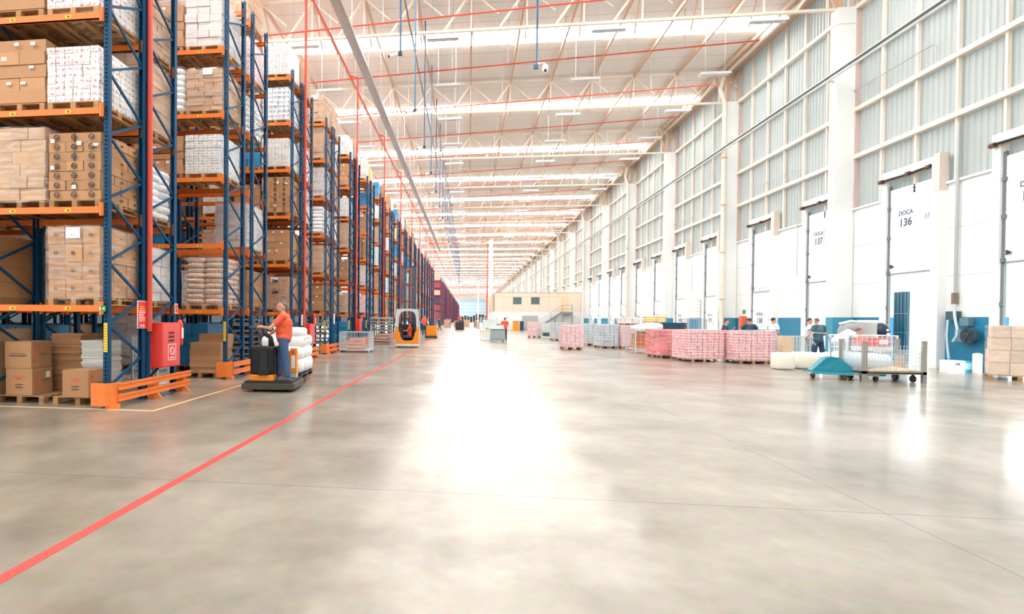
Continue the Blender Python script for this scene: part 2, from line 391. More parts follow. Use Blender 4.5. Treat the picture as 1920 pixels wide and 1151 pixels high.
# outside apron and lorry
b=MB(); b.box(XW+.25,60,-4,200,-1.2,-1.0,outm); o=b.build('yard_paving'); tag(o,'pale paved yard seen outside through the open dock doors','yard')
r=empty('lorry_door',(18.2,25.45,-1.0),0,'dark blue ribbed lorry door seen outside through the open dock','vehicle door')
b=MB(); b.box(0,.12,0,.85,0,3.95,M('trailer_blue',(.01,.06,.09),.5))
for k in range(5): b.box(-.03,0,.04+k*.19,.06+k*.19,0,3.9,M('rib_blue',(.06,.16,.20),.5))
for z in (1.4,2.2,3.0): b.box(-.04,0,0,.85,z,z+.04,M('rib_blue'))
b.build('door_panel',r)
b=MB(); b.box(.12,.5,.78,.9,0,3.95,M('rib_blue')); b.build('door_post',r)
# ---------------------------------------------------------------- roof trusses, joists
b=MB(); XS=[2.65*k for k in range(-12,7)]
b.tube([(XS[0],0,15.67),(16.3,0,15.67)],.085,beige,8)
b.bar((XS[0],0,17.62),(16.6,0,17.62),.16,.16,beige)
for x in XS:
    b.bar((x,0,15.67),(x,0,17.6),.07,.07,beige)
    b.bar((x,0,17.55),(x-1.32,0,15.7),.10,.10,beige); b.bar((x,0,17.55),(x+1.32,0,16.4),.05,.05,beige)
    b.bar((x,.15,17.55),(x+.1,1.6,15.9),.07,.07,beigeD) if x<15 else None
b.bar((16.4,0,15.6),(16.4,0,17.7),.2,.2,beigeD); b.bar((16.3,0,15.7),(15.5,0,17.6),.14,.14,beigeD); b.bar((16.3,0,15.7),(16.9,0,17.6),.12,.12,beigeD)
tme=b.mesh('roof_truss')
for i,t in enumerate(TY):
    o=bpy.data.objects.new('roof_truss',tme); C.objects.link(o); o.location=(0,t+.25,0)
    tag(o,'beige steel roof truss across the hall, %s from the camera'%ordn(i+1),'roof truss','roof trusses')
b=MB(); b.box(-.05,.05,5,YF,17.38,17.6,beigeD); jme=b.mesh('roof_joist')
for k,x in enumerate(XS[3:]):
    o=bpy.data.objects.new('roof_joist',jme); C.objects.link(o); o.location=(x,0,.12)
    tag(o,'long tan roof joist running down the hall, %s from the right wall'%ordn(len(XS)-3-k),'roof joist','roof joists')
# round hall columns by the office
for k,y in enumerate((98.,225.)):
    b=MB(); b.box(3.55,4.15,y,y+.6,0,15.6,M('hall_column_white',(.84,.86,.86),.6,noise=.03)); 
    tag(b.build('hall_column'),['white square hall column beside the beige office','far white square hall column beyond the office'][k],'column')
b=MB(); b.tube([(-7.2,97.4,15.0),(3.2,97.4,15.0),(3.2,97.4,0)],.12,redpipe,8); tag(b.build('red_water_pipe'),'red pipe turning down beside the white hall column near the office','pipe')
# ---------------------------------------------------------------- pipes, trays, wires
b=MB(); b.tube([(-6.75,12,15.3),(-6.75,120,15.3),(-6.75,240,15.3)],.06,redpipe,8)
for y in range(14,120,6): b.tube([(-6.75,y,15.3),(-6.75,y,17.5)],.012,steel,5)
tag(b.build('sprinkler_main'),'long red sprinkler main pipe running down the hall above rack ends','pipe')
k=0; y=24.95
while y<330:
    k+=1; b=MB(); b.tube([(-30,y,13.9),(14.6,y,15.98)],.035,redpipe,6)
    for x in range(-28,14,3): b.tube([(x,y,15.3+.0467*(x-.0)),(x,y,17.84)],.012,steel,5)
    tag(b.build('sprinkler_branch'),'thin red sprinkler pipe crossing under the roof, %s from the camera'%ordn(k),'pipe','sprinkler branches')
    y+=5.33
b=MB()
for x in (-5.45,-5.05): b.box(x,x+.02,10,100,13.95,14.07,galv)
b.box(-5.45,-5.03,10,100,13.94,13.96,galv)
for y in range(12,100,4): b.tube([(-5.24,y,14.07),(-5.24,y,17.6)],.012,galv,5)
tag(b.build('cable_tray'),'wide grey cable tray hanging above the main aisle by the racks','cable tray')
b=MB(); b.box(-2.86,-2.78,10,300,15.2,15.28,galv); b.box(-2.86,-2.84,10,300,15.2,15.36,steel)
tag(b.build('camera_rail'),'thin grey rail under the roof carrying the hanging cameras','cable tray')
b=MB(); b.tube([(15.84,-4,12.55),(15.84,YF-5,12.55)],.05,M('dark_cable',(.10,.12,.12),.5),6); b.tube([(15.84,-4,12.40),(15.84,YF-5,12.40)],.045,palesteel,6)
[b.box(15.82,16.2,t+.2,t+.26,12.45,12.5,steel) for t in COLS]
tag(b.build('wall_cable'),'pair of long cables running along the white wall columns','cable')
# thin conduits on the wall
for k,(y,z) in enumerate(((22.6,11.9),(31.0,9.6),(44.5,9.6))):
    b=MB(); b.tube([(16.9,y+4.5,z),(16.9,y,z),(16.9,y-.1,z-.1),(16.9,y-.1,4.0 if k else 11.2)],.02,steel,6)
    tag(b.build('wall_conduit'),['thin grey conduit bent high on the cladding near the camera','thin grey conduit bent down the wall above dock door','thin grey conduit on cladding between second and third columns'][k],'conduit')
# hanging cameras
def hang_cam(x,y,i,dome=False):
    r=empty('security_camera',(x,y,0)); 
    b=MB(); b.tube([(0,0,11.05),(0,0,17.85)],.035,camb,8); b.build('drop_pipe',r)
    if dome:
        b=MB(); b.tube([(0,0,11.1),(.25,0,11.12),(.3,0,11.05)],.03,white,8); b.tube([(.3,0,11.05),(.3,0,10.92)],[.08,.13],white,12); b.build('bracket',r)
        b=MB(); b.ell((.3,0,10.88),(.12,.12,.14),white,12,8); b.ell((.3,-.06,10.82),(.06,.07,.06),glassd,10,6); b.build('dome',r,True)
        b=MB(); b.box(-.12,.05,-.06,.06,10.92,11.06,camb); b.build('junction_box',r)
    else:
        b=MB(); b.box(-.07,.07,-.05,.05,10.95,11.07,dark); b.build('mount',r)
        b=MB(); b.tube([(-.1,.05,11.0),(-.38,-.12,10.88)],.055,white,10); b.tube([(-.38,-.12,10.88),(-.40,-.13,10.872)],.048,black,10); b.build('camera_body',r)
    return r
for i in range(26):
    r=hang_cam(-2.48,19.4+5.33*i,i)
    tag(r,'white camera on a blue drop pipe, %s in the row from the camera'%ordn(i+1),'security camera','hanging cameras')
tag(hang_cam(2.42,20.9,0,True),'white dome camera hanging on a blue pipe over the open floor','security camera')
# ceiling lights
def lamp():
    r=empty('ceiling_light',(0,0,0)); b=MB(); b.box(-.75,.75,-.14,.14,0,.07,galv); b.box(-.77,.77,-.16,-.13,-.06,.06,white); b.box(-.77,.77,.13,.16,-.06,.06,white); b.build('housing',r)
    for y in (-.06,.06):
        b=MB(); b.tube([(-.7,y,-.03),(.7,y,-.03)],.02,lampw,6); b.build('lamp_tube',r)
    b=MB(); 
    for x in (-.5,.5): b.tube([(x,0,.07),(x,0,2.6)],.008,steel,4)
    b.build('hanger_wire',r); return r
L0=lamp(); first=True; n=0
for j in range(14):
    for q,x in enumerate((-8.2,-1.35,6.3,13.1)):
        o=L0 if first else copytree(L0); first=False; n+=1
        o.location=(x,26.4+5.33*j,15.0)
        tag(o,'slim fluorescent ceiling light, %s crosswise row, %s from the racks'%(ordn(j+1),ordn(q+1)),'ceiling light','fluorescent ceiling lights')
# floor lines
lineR=M('red_floor_paint',(.70,.08,.07),.3); lineY=M('faded_yellow_line',(.85,.55,.25),.5)
b=MB(); b.box(-2.93,-2.83,-4,240,0,.003,lineR); tag(b.build('floor_line'),'long red painted line along the aisle floor','floor line')
b=MB(); b.box(-12,-5.4,8.92,8.98,0,.003,lineY); b.box(-5.46,-5.4,8.98,12.9,0,.003,lineY); tag(b.build('floor_line'),'faded yellow and pink line around the nearest rack end','floor line')
b=MB(); b.box(-9,-6.3,13.55,13.6,0,.003,lineY); tag(b.build('floor_line'),'thin yellow line in front of the second double rack','floor line')
# ================================================================ RACKS
LV=[1.84,3.60,5.36,7.05,8.75,10.40]; BAY=2.3; XE=-6.4; HT=10.65
def upright_mesh(side,holes=True):
    b=MB(); w=.1; d=.085; s=side # web at y=0 facing outwards, flanges towards s
    if holes:
        b.box(-.05,-.018,0,.006,0,HT,blue); b.box(.018,.05,0,.006,0,HT,blue)
        z=0
        while z<HT: b.box(-.018,.018,0,.006,z,z+.042,blue); z+=.075
    else: b.box(-.05,.05,0,.006,0,HT,blue)
    for x in (-.05,.046):
        b.box(x,x+.004,0,s*d,0,HT,blue)
    b.box(-.05,-.03,s*d-.004,s*d,0,HT,blue); b.box(.03,.05,s*d-.004,s*d,0,HT,blue)
    b.box(-.08,.08,-.02 if s>0 else s*.11,s*.11 if s>0 else .02,0,.012,blue)
    return b.mesh('upright')
UP={(s,h):upright_mesh(s,h) for s in (1,-1) for h in (True,False)}
def brace_mesh(dep):
    b=MB(); z=.35
    while z<HT-.5:
        b.bar((0,.05,z),(0,dep-.05,z+.5),.035,.045,blue)
        if z>.6: b.bar((0,.05,z),(0,dep-.05,z-.62),.035,.045,blue)
        z+=1.14
    return b.mesh('brace')
def beam_mesh(front):
    b=MB(); L=BAY-.1; b.box(-L,0,-.05,0,-.115,0,orange); b.box(-L,0,-.052,0,-.115,-.1,orange); b.box(-L,0,.0,.012,-.115,-.03,orange)
    for x in (-L-.01,0): b.box(x-.0,x+.012,-.075,.02,-.16,.06,orange); b.box(x-.02 if x<-1 else x-.04,x+.04 if x<-1 else x+.03,-.062,-.05,-.17,.07,orange)
    return b.mesh('beam')
BM=beam_mesh(True)
b=MB()
for x in (-.62,-1.72): b.box(x-.09,x+.03,-.056,-.0525,-.09,-.035,yellow); b.box(x-.05,x,-.058,-.056,-.075,-.05,ink)
LBL=b.mesh('location_label')
BR={}
def put(name,me,parent,loc=(0,0,0)):
    o=bpy.data.objects.new(name,me); C.objects.link(o); o.parent=parent; o.location=loc; return o
def rack(y0,dep,nb,label,holes=True,labels=True,skip=(),tagz=True):
    r=empty('pallet_rack',(XE,y0,0),0,label,'pallet rack','blue and orange pallet racks')
    key=round(dep,2)
    if key not in BR: BR[key]=brace_mesh(dep)
    for i in range(nb+1):
        x=-i*BAY-.05
        put('upright',UP[(1,holes and i<2)],r,(x,0,0)); put('upright',UP[(-1,holes and i<2)],r,(x,dep,0)); put('brace',BR[key],r,(x,0,0))
        if i<nb:
            for j,z in enumerate(LV):
                if (i,j) in skip: continue
                for f,yy in ((0,0),(1,dep)):
                    bo=put('beam',BM,r,(x-.05,yy,z))
                    if f: bo.rotation_euler=(0,0,0); bo.location=(x-.05,yy+.05,z)
                    if labels and f==0: put('location_label',LBL,bo)
    if tagz:
        b=MB(); b.box(-.035,.035,-.008,-.002,1.0,1.52,yellow)
        for q in range(10): b.box(-.028,.028,-.010,-.008,1.03+q*.048,1.045+q*.048,M('tag_print',(.45,.25,.05),.6))
        t=b.build('level_tag',r); t.location=(-.05,0,0)
    return r
PAIRS=[(9.12,1.13,10.32,1.10),(13.97,1.18,15.72,1.18),(19.45,1.18,20.85,1.18),(24.25,1.18,25.65,1.18),(29.35,1.18,30.75,1.18)]
y=34.4
while y<103: PAIRS.append((y,1.18,y+1.4,1.18)); y+=5.05
for k,(ya,da,yb,db) in enumerate(PAIRS):
    nb=7 if k<3 else (5 if k<5 else 1)
    for s,(yy,dd) in enumerate(((ya,da),(yb,db))):
        rack(yy,dd,nb,'blue and orange pallet rack, %s half of the %s double row from the camera'%(['front','rear'][s],ordn(k+1)),k<4,k<5 and s==0,(),s==0 and k<8)
# racks far down the hall
b=MB(); fr=M('far_rack_red_steel',(.26,.045,.07),.5,noise=.3,scale=1,var=1.1)
for dy in (0,1.1,1.4,2.5):
    for x in (-.1,-2.4): b.box(x,x+.1,dy,dy+.1,0,10.6,fr if dy in (0,1.4) else blue)
for z in LV:
    for dy in (0,2.5): b.box(-2.4,0,dy,dy+.06,z-.12,z,fr)
fme=b.mesh('pallet_rack'); k=0; y=126.
while y<388:
    k+=1; o=bpy.data.objects.new('pallet_rack',fme); C.objects.link(o); o.location=(XE,y,0)
    tag(o,'distant dark red pallet rack end, %s of those beyond the gap'%ordn(k),'pallet rack','distant pallet racks'); y+=5.05
# rack end guards
def guard(y0,length,k):
    r=empty('rack_end_guard',(XE+.12,y0-.22,0),0,'orange steel guard at the foot of the %s double rack end'%ordn(k+1),'rack guard','rack end guards')
    b=MB(); b.poly([(-.30,0,.06),(-.02,0,.06),(.06,.1,.06),(.06,.22,.06),(.03,.22,.06),(.03,.11,.06),(-.03,.03,.06),(-.30,.03,.06)],(0,0,.40),guard_or); b.box(-.06,.1,.05,.24,0,.08,guard_or); b.build('corner_guard',r)
    for z in (.32,.12):
        b=MB(); b.box(.07,.11,.2,length,z,z+.035,guard_or); b.box(.07,.11,.2,length,z+.09,z+.125,guard_or); b.box(.055,.09,.2,length,z+.03,z+.095,guard_or); b.build('guard_rail',r)
    for yy in (1.42,length-.25):
        b=MB(); b.box(-.1,.06,yy-.02,yy+.12,.0,.42,guard_or); b.poly([(.06,yy,0),(.22,yy,0),(.06,yy,.16)],(0,.03,0),guard_or); b.poly([(-.1,yy,0),(-.22,yy,0),(-.1,yy,.16)],(0,.03,0),guard_or); b.build('guard_foot',r)
for k,(ya,da,yb,db) in enumerate(PAIRS[:9]): guard(ya,yb+db-ya+.45,k)
# ================================================================ PALLETS AND LOADS
def pallet_mb(w=1.0,d=1.2,m=wood):
    b=MB(); hw,hd=w/2,d/2
    for i in range(7):
        y=-hd+(d-.1)*i/6; b.box(-hw,hw,y,y+.1,.122,.142,m)
    for x in (-hw,-.05,hw-.1):
        for y in (-hd,-.06,hd-.12): b.box(x,x+.1,y,y+.12,.02,.102,m)
        b.box(x,x+.1,-hd,hd,.102,.122,m); b.box(x,x+.1,-hd,hd,0,.02,m)
    return b
PALM=pallet_mb().mesh('pallet')
def sell(b,c,r,m,e=.45,n=16,k=8):
    vs=[];fs=[]
    f=lambda v:math.copysign(abs(v)**e,v)
    for i in range(k+1):
        t=-PI/2+PI*i/k
        for j in range(n):
            a=2*PI*j/n+.01; vs.append((c[0]+r[0]*f(math.cos(t))*f(math.cos(a)),c[1]+r[1]*f(math.cos(t))*f(math.sin(a)),c[2]+r[2]*f(math.sin(t))))
    for i in range(k):
        for j in range(n): fs.append((i*n+j,i*n+(j+1)%n,(i+1)*n+(j+1)%n,(i+1)*n+j))
    b.add(vs,fs,m)
def stack_mb(nx,ny,nz,W,D,H,m,jit=.007,z0=.145,rowmats=None,gap=.007):
    b=MB(); rnd=random.Random(nx*100+ny*10+nz)
    for k in range(nz):
        ox,oy=rnd.uniform(-jit,jit)*1.5,rnd.uniform(-jit,jit)*1.5
        flip=k%2 and nx!=ny and nx<5
        ax,ay=(ny,nx) if flip else (nx,ny)
        for i in range(ax):
            for j in range(ay):
                if 0<i<ax-1 and 0<j<ay-1 and k<nz-1: continue
                w,d,h=W/ax,D/ay,H/nz
                x=-W/2+w*i+ox+rnd.uniform(-jit,jit); y=-D/2+d*j+oy+rnd.uniform(-jit,jit)
                b.box(x+gap,x+w-gap,y+gap,y+d-gap,z0+k*h+.001,z0+(k+1)*h-gap*.6,rowmats[(i+k)%len(rowmats)] if rowmats else m)
    return b
def film_mesh(W,D,H,seed=1,top=True):
    rnd=random.Random(seed); b=MB(); n=5; W+=.035; D+=.035
    ring=[(-W/2+W*i/n,-D/2) for i in range(n)]+[(W/2,-D/2+D*i/n) for i in range(n)]+[(W/2-W*i/n,D/2) for i in range(n)]+[(-W/2,D/2-D*i/n) for i in range(n)]
    L=len(ring); K=9; vs=[]
    for k in range(K+1):
        for x,y in ring: vs.append((x*(1+rnd.uniform(0,.014)),y*(1+rnd.uniform(0,.014)),.10+(H+.06)*k/K))
    b.add(vs,[(k*L+i,k*L+(i+1)%L,(k+1)*L+(i+1)%L,(k+1)*L+i) for k in range(K) for i in range(L)],film)
    return b.mesh('stretch_film',True)
def logos(parent,W,D,H,rows,cols,r=.055,m=ink,sidex=True,z0=.145):
    b=MB()
    for k in range(rows):
        z=z0+H*(k+.5)/rows
        for i in range(cols):
            x=-W/2+W*(i+.5)/cols
            for q in range(12):
                a=2*PI*q/12; a2=a+2*PI/12
                b.bar((x+r*math.cos(a),-D/2-.012,z+r*math.sin(a)),(x+r*math.cos(a2),-D/2-.012,z+r*math.sin(a2)),.008,r*.28,m)
            b.box(x-r*.6,x+r*.6,-D/2-.014,-D/2-.010,z-r*.12,z+r*.16,m); b.box(x-r*.4,x+r*.4,-D/2-.014,-D/2-.010,z-r*.5,z-r*.3,m)
            if sidex:
                y=-D/2+D*(i+.5)/cols; b.box(W/2+.010,W/2+.014,y-r*.7,y+r*.7,z-r*.35,z+r*.35,m)
    o=b.build('printed_logo',parent); return o
def labels(parent,W,D,H,pts,m=paper):
    b=MB()
    for x,z,w,h in pts: b.box(x-w/2,x+w/2,-D/2-.016,-D/2-.011,z-h/2,z+h/2,m)
    return b.build('paper_label',parent)
KIND={}
def kind(name,look,H,fn,filmed=True,W=1.02,D=1.2):
    r=empty('pallet_load',(0,0,0)); put('pallet',PALM,r); fn(r,W,D,H)
    if filmed: put('stretch_film',film_mesh(W,D,H,len(KIND)+1),r)
    KIND[name]=(r,look,[0])
kind('logo','logo carton pallet',1.26,lambda r,W,D,H:(logos(stack_mb(2,3,7,W,D,H,carton).build('carton_stack',r),W,D,H,7,3,.05),labels(r,W,D,H,[(-.42,1.25,.08,.07),(.1,1.2,.08,.08),(.42,1.16,.1,.05),(-.42,.75,.08,.07),(0,.38,.09,.07)])),False)
kind('label','brown carton pallet',1.15,lambda r,W,D,H:(stack_mb(1,2,5,W,D,H,carton,.014).build('carton_stack',r),labels(r,W,D,H,[(-.05,1.2,.09,.05),(.28,1.2,.09,.06),(-.3,.95,.1,.06),(.25,.78,.09,.05),(-.2,.5,.09,.05),(.08,.5,.1,.05)])),False)
kind('big','plain carton pallet',1.32,lambda r,W,D,H:(logos(stack_mb(3,3,4,W,D,H,carton).build('carton_stack',r),W,D,H,4,3,.03),labels(r,W,D,H,[(0,H+.02,.28,.2)])))
kind('pale','wrapped pale carton pallet',1.2,lambda r,W,D,H:(stack_mb(3,4,9,W,D,H,carton2,.012).build('carton_stack',r),labels(r,W,D,H,[(.1,H+.06,.28,.2)])))
kind('pale2','tall pale carton pallet',1.36,lambda r,W,D,H:(stack_mb(2,3,6,W,D,H,carton2,.012).build('carton_stack',r),),True)
kind('redpack','red-printed pack pallet',1.02,lambda r,W,D,H:stack_mb(6,6,9,W,D,H,whitep,.006,gap=.006).build('pack_stack',r),False)
kind('bluepack','blue-printed pack pallet',1.3,lambda r,W,D,H:stack_mb(5,5,7,W,D,H,whiteb,.008,gap=.008).build('pack_stack',r))
kind('greypack','grey-printed pack pallet',1.12,lambda r,W,D,H:stack_mb(8,8,12,W,D,H,whitek,.004,gap=.004).build('pack_stack',r),False)
def sacks(m,nl=7,big=False):
    def f(r,W,D,H):
        b=MB(); rnd=random.Random(nl)
        for k in range(nl):
            h=H/nl
            for i in range(2):
                for j in range(3):
                    sell(b,(-W/4+W/2*i+rnd.uniform(-.02,.02),-D/3+D/3*j+rnd.uniform(-.02,.02),.145+h*(k+.5)),(W/4*1.05,D/6*1.07,h*.55),m,.5,12,6)
        b.build('sack_stack',r,True)
    return f
kind('sackw','white sack pallet',1.2,sacks(sackw,7))
kind('sackb','brown sack pallet',1.25,sacks(sackb,9))
kind('grey','grey wrapped pallet',1.25,lambda r,W,D,H:stack_mb(3,3,6,W,D,H,greyw,.012).build('carton_stack',r))
kind('blue','blue plastic pallet',1.05,lambda r,W,D,H:stack_mb(2,2,4,W,D,H,blueload,.01).build('crate_stack',r),False)
kind('yellow','yellow carton pallet',1.1,lambda r,W,D,H:stack_mb(2,3,5,W,D,H,yload,.01).build('crate_stack',r))
kind('redw','pink-printed pack pallet',1.15,lambda r,W,D,H:stack_mb(5,5,8,W,D,H,pinkl,.006,gap=.006).build('pack_stack',r))
def place(kd,loc,label=None,group='pallet loads standing in the racks',rz=0,sc_=1):
    r,look,used=KIND[kd]
    o=r if not used[0] else copytree(r)
    used[0]=1; o.location=loc; o.rotation_euler=(0,0,rz)
    if sc_!=1: o.scale=(1,1,sc_)
    tag(o,label,'pallet load',group); return o
LVN=['lowest','second','third','fourth','fifth','top']
SPEC={(0,0,3,0):'redpack',(0,0,3,1):'label',(0,0,2,0):'redpack',(0,0,2,1):'label',(0,0,1,0):'logo',(0,0,1,1):'pale2',(0,0,0,0):'big',(0,0,0,1):None,
(0,1,3,0):'pale',(0,1,2,0):'pale2',(0,1,1,0):'sackw',(0,1,0,0):'grey',(0,1,0,1):'big',(0,1,0,2):'big',(0,1,0,3):'logo',
(1,0,4,0):'grey',(1,0,4,1):'label',(1,0,3,0):'pale',(1,0,3,1):'sackw',(1,0,2,0):'greypack',(1,0,2,1):'label',(1,0,1,0):None,(1,0,1,1):None,(1,0,0,0):'sackb',(1,0,0,1):None,
(1,1,5,0):'pale2',(1,1,4,0):'redw',(1,1,3,0):'sackw',(1,1,2,0):None,(1,1,2,1):None,(1,1,1,0):'grey',(1,1,1,1):None,(1,1,0,0):'label',
(2,0,5,0):'greypack',(2,0,4,0):'bluepack',(2,0,3,0):'greypack',(2,0,2,0):'logo',(2,0,1,0):'label',(2,0,0,0):'big',(2,0,0,1):'greypack',(2,0,5,1):'label',(2,0,4,1):'redw',(2,0,3,1):'blue',
(2,0,2,1):'label',(2,0,1,1):'sackb',(2,0,2,2):'greypack',(2,0,2,3):'blue',(2,0,1,2):'pale',
(3,0,5,0):'pale',(3,0,4,0):'pale2',(3,0,3,0):'grey',(3,0,2,0):'sackw',(3,0,1,0):'pale2',(3,0,0,0):'label',
(4,0,5,0):'redpack',(4,0,4,0):'label',(4,0,3,0):'greypack',(4,0,2,0):'pale2',(4,0,1,0):'label',(4,0,0,0):'pale'}
BAG=['label','pale','pale2','logo','big','label','pale','greypack','redpack','bluepack','grey','sackw','redw','greypack','pale2','yellow','blue']
SL=['aisle end','second from aisle','third from aisle','fourth from aisle']
rnd=random.Random(11); nload=0
for k,(ya,da,yb,db) in enumerate(PAIRS):
    for s,(yy,dd) in enumerate(((ya,da),(yb,db))):
        ns={0:(2,4),1:(2,2),2:(3,2),3:(2,1),4:(2,1)}.get(k,(1,1))[s]
        for lv in range(6):
            if k==0 and lv>3: continue
            if k==1 and s==0 and lv>4: continue
            for q in range(ns):
                key=(k,s,lv,q)
                if s==1 and q>0 and k>0 and lv>3: continue
                kd=SPEC[key] if key in SPEC else (rnd.choice(BAG) if rnd.random()<.95 else None)
                if kd is None or nload>=299: continue
                x=XE-.12-(q//2)*BAY-.56-(q%2)*1.08+rnd.uniform(-.02,.02)
                lab='%s, %s beam level, %s, %s rack of %s double row'%(KIND[kd][1],LVN[lv],SL[q],['front','rear'][s],ordn(k+1))
                lo=place(kd,(x,yy+dd/2+.03,LV[lv]+.001),lab,rz=0,sc_=rnd.uniform(.88,1.04)); nload+=1
                if key==(2,0,0,0):
                    for tz in (1.28,.82): text('3M',.2,(.02,-.632,tz),(PI/2,0,0),ink,lo,'printed_letters')
print('loads',nload)
# far loads beyond the gap
b=MB(); r2=random.Random(3); y=126.
while y<388:
    for z in LV:
        for dy in (0.12,1.52): b.box(XE-2.28,XE-.12,y+dy,y+dy+.95,z+.005,z+1.1,r2.choice([navy,fr,fr,beigeD]))
    y+=5.05
tag(b.build('distant_pallet_loads'),'countless tiny pallet loads in the distant red racks','pallet loads',None,'stuff')
b=MB(); r3=random.Random(5)
for k,(ya,da,yb,db) in enumerate(PAIRS[:5]):
    for s,(yy,dd) in enumerate(((ya,da),(yb,db))):
        for q in range((4 if (k,s)!=(0,0) else 2),13 if k<3 else 9):
            for lv in range(-1,6):
                if r3.random()<.08: continue
                x=XE-.12-(q//2)*BAY-.56-(q%2)*1.08; z=LV[lv]+.002 if lv>=0 else .002; y0,y1=yy+dd/2-.57,yy+dd/2+.6
                b.box(x-.5,x+.5,y0,y1,z+.1,z+.14,wood); 
                for xx in (x-.5,x-.05,x+.4): b.box(xx,xx+.1,y0,y1,z,z+.1,wood)
                m_=r3.choice([carton,carton,carton2,carton,greyw,whitek] if lv>1 else [carton,carton,carton2,blueload]); n_=r3.choice([3,4,5]); h_=r3.uniform(1,1.25)/n_
                for a_ in range(n_):
                    for c_ in range(2): b.box(x-.5+c_*.5,x-.004+c_*.5,y0,y1,z+.145+a_*h_,z+.14+(a_+1)*h_,m_)
tag(b.build('inner_pallet_loads'),'countless pallet loads deep inside the nearest racks, away from the aisle','pallet loads',None,'stuff')
# paper sheet on the front carton load of the first beam
# ================================================================ BY THE FIRST RACK
def pallet_thing(loc,rz,label):
    o=bpy.data.objects.new('pallet',PALM); C.objects.link(o); o.location=loc; o.rotation_euler=(0,0,rz); return tag(o,label,'pallet')
pallet_thing((-8.35,9.93,0),0,'wooden pallet under the two stacked cartons, left of the rack end')
pallet_thing((-7.16,9.93,0),0,'wooden pallet under the single carton, beside the orange rack guard')
def carton_box(loc,rz,label,logo,sheet=False,w=.52,d=.55,h=.5):
    r=empty('cardboard_box',loc,rz,label,'box'); b=MB(); b.box(-w/2,w/2,0,d,0,h,carton); b.box(-.03,.03,-.002,d+.002,h-.001,h+.003,tape); b.build('carton',r,bevel=.008)
    b=MB()
    if logo:
        b.poly([(-.13,-.004,.36),(-.05,-.004,.345),(.05,-.004,.345),(.13,-.004,.36),(.06,-.004,.325),(-.06,-.004,.325)],(0,.002,0),redink)
        b.poly([(-.05,-.004,.32),(.05,-.004,.32),(.03,-.004,.295),(-.03,-.004,.295)],(0,.002,0),redink)
    for z,wd in ((.2,.18),(.185,.1),(.15,.15),(.135,.14)) if logo else ((.27,.3),(.235,.36),(.222,.3)): b.box(-wd/2,wd/2,-.004,-.001,z,z+.008,ink)
    b.build('printed_logo',r)
    b=MB()
    for z in (.09,.2,.33):
        x=w/2+.001
        for a_,b_,c_,d_ in ((.06,.13,z,z+.008),(.06,.13,z+.08,z+.088),(.06,.068,z,z+.088),(.122,.13,z,z+.088),(.085,.105,z+.02,z+.06)): b.box(x,x+.003,a_,b_,c_,d_,redink)
    b.box(w/2,w/2+.004,.22,.42,.26,.268,ink); b.box(w/2,w/2+.004,.25,.4,.235,.242,ink); b.build('printed_icons',r)
    if sheet: b=MB(); b.box(w/2,w/2+.005,.36,.48,.30,.42,paper); b.build('paper_label',r)
    return r
p=G(34,741,.145)
c1=carton_box((p.x,p.y+.02,.146),.06,'brown carton with red logo, lower of the stacked pair at far left',True,True)
carton_box((p.x-.02,p.y+.02,.652),.06,'brown carton with black print, upper of the stacked pair at far left',False)
p=G(141,745,.145)
carton_box((p.x,p.y,.146),.0,'single brown carton with red logo on pallet beside rack guard',True)
def sheet_stack(loc,w,d,h,label,m,n=45,jit=.02,rz=0,name='cardboard_sheet_stack'):
    b=MB(); q=random.Random(n)
    for i in range(n):
        x,y=q.uniform(-jit,jit),q.uniform(-jit,jit); b.box(-w/2+x,w/2+x,-d/2+y,d/2+y,h*i/n+.0008,h*(i+1)/n-.0012,m)
    o=b.build(name); o.location=loc; o.rotation_euler=(0,0,rz); return tag(o,label,'cardboard stack')
p=AY(121,600,10.05); sheet_stack((p.x,10.35,.146),.64,.5,1.14,'tall stack of flat brown cardboard sheets behind the single carton',carton,60)
p=AY(174,600,9.95); sheet_stack((p.x,10.22,.146),.46,.56,1.02,'shorter stack of pale film-covered cardboard sheets beside the blue upright',M('pale_board',(.74,.74,.72),.5,island=.25),50,.015)
# hose cabinet, pipes, extinguisher, signs on the first double rack
def riser(k,yy,low):
    b=MB(); b.tube([(XE+.06,yy,low),(XE+.06,yy,12),(XE+.06,yy,15.2),(XE-.3,yy,15.32)],.052,redpipe,12)
    tag(b.build('sprinkler_riser'),'red vertical pipe in front of the %s double rack end'%ordn(k+1),'pipe','red riser pipes')
riser(0,10.3,1.35)
for k in range(2,len(PAIRS),2): riser(k,PAIRS[k][2]-.1,1.2)
for k in (1,): pass
b=MB()
def cabinet(k,yy):
    r=empty('fire_hose_cabinet',(XE,yy,0),0,'red fire hose cabinet on the %s double rack end'%ordn(k+1),'fire cabinet')
    b=MB(); b.box(.0,.25,.0,.72,.60,1.52,red); b.build('cabinet_box',r,bevel=.01)
    b=MB(); b.box(.25,.262,.03,.69,.63,1.49,M('red_door_paint',(.80,.10,.09),.3)); d=b.build('cabinet_door',r)
    b=MB()
    for z in (1.12,1.20,1.28): b.box(.262,.266,.24,.46,z,z+.05,M('vent_slot',(.18,.02,.02),.6))
    b.build('vent',d)
    b=MB()
    for a_,b_,c_,e_ in ((.22,.52,.74,.752),(.22,.52,1.06,1.072),(.22,.232,.74,1.07),(.508,.52,.74,1.07)): b.box(.262,.266,a_,b_,c_,e_,paper)
    for q in range(14):
        a=2*PI*q/14; b.bar((.266,.37+.07*math.cos(a),.93+.08*math.sin(a)),(.266,.37+.07*math.cos(a+.46),.93+.08*math.sin(a+.46)),.03,.006,paper)
    b.box(.262,.266,.28,.46,.78,.80,paper); b.build('cabinet_label',d); return r
cabinet(0,10.42)
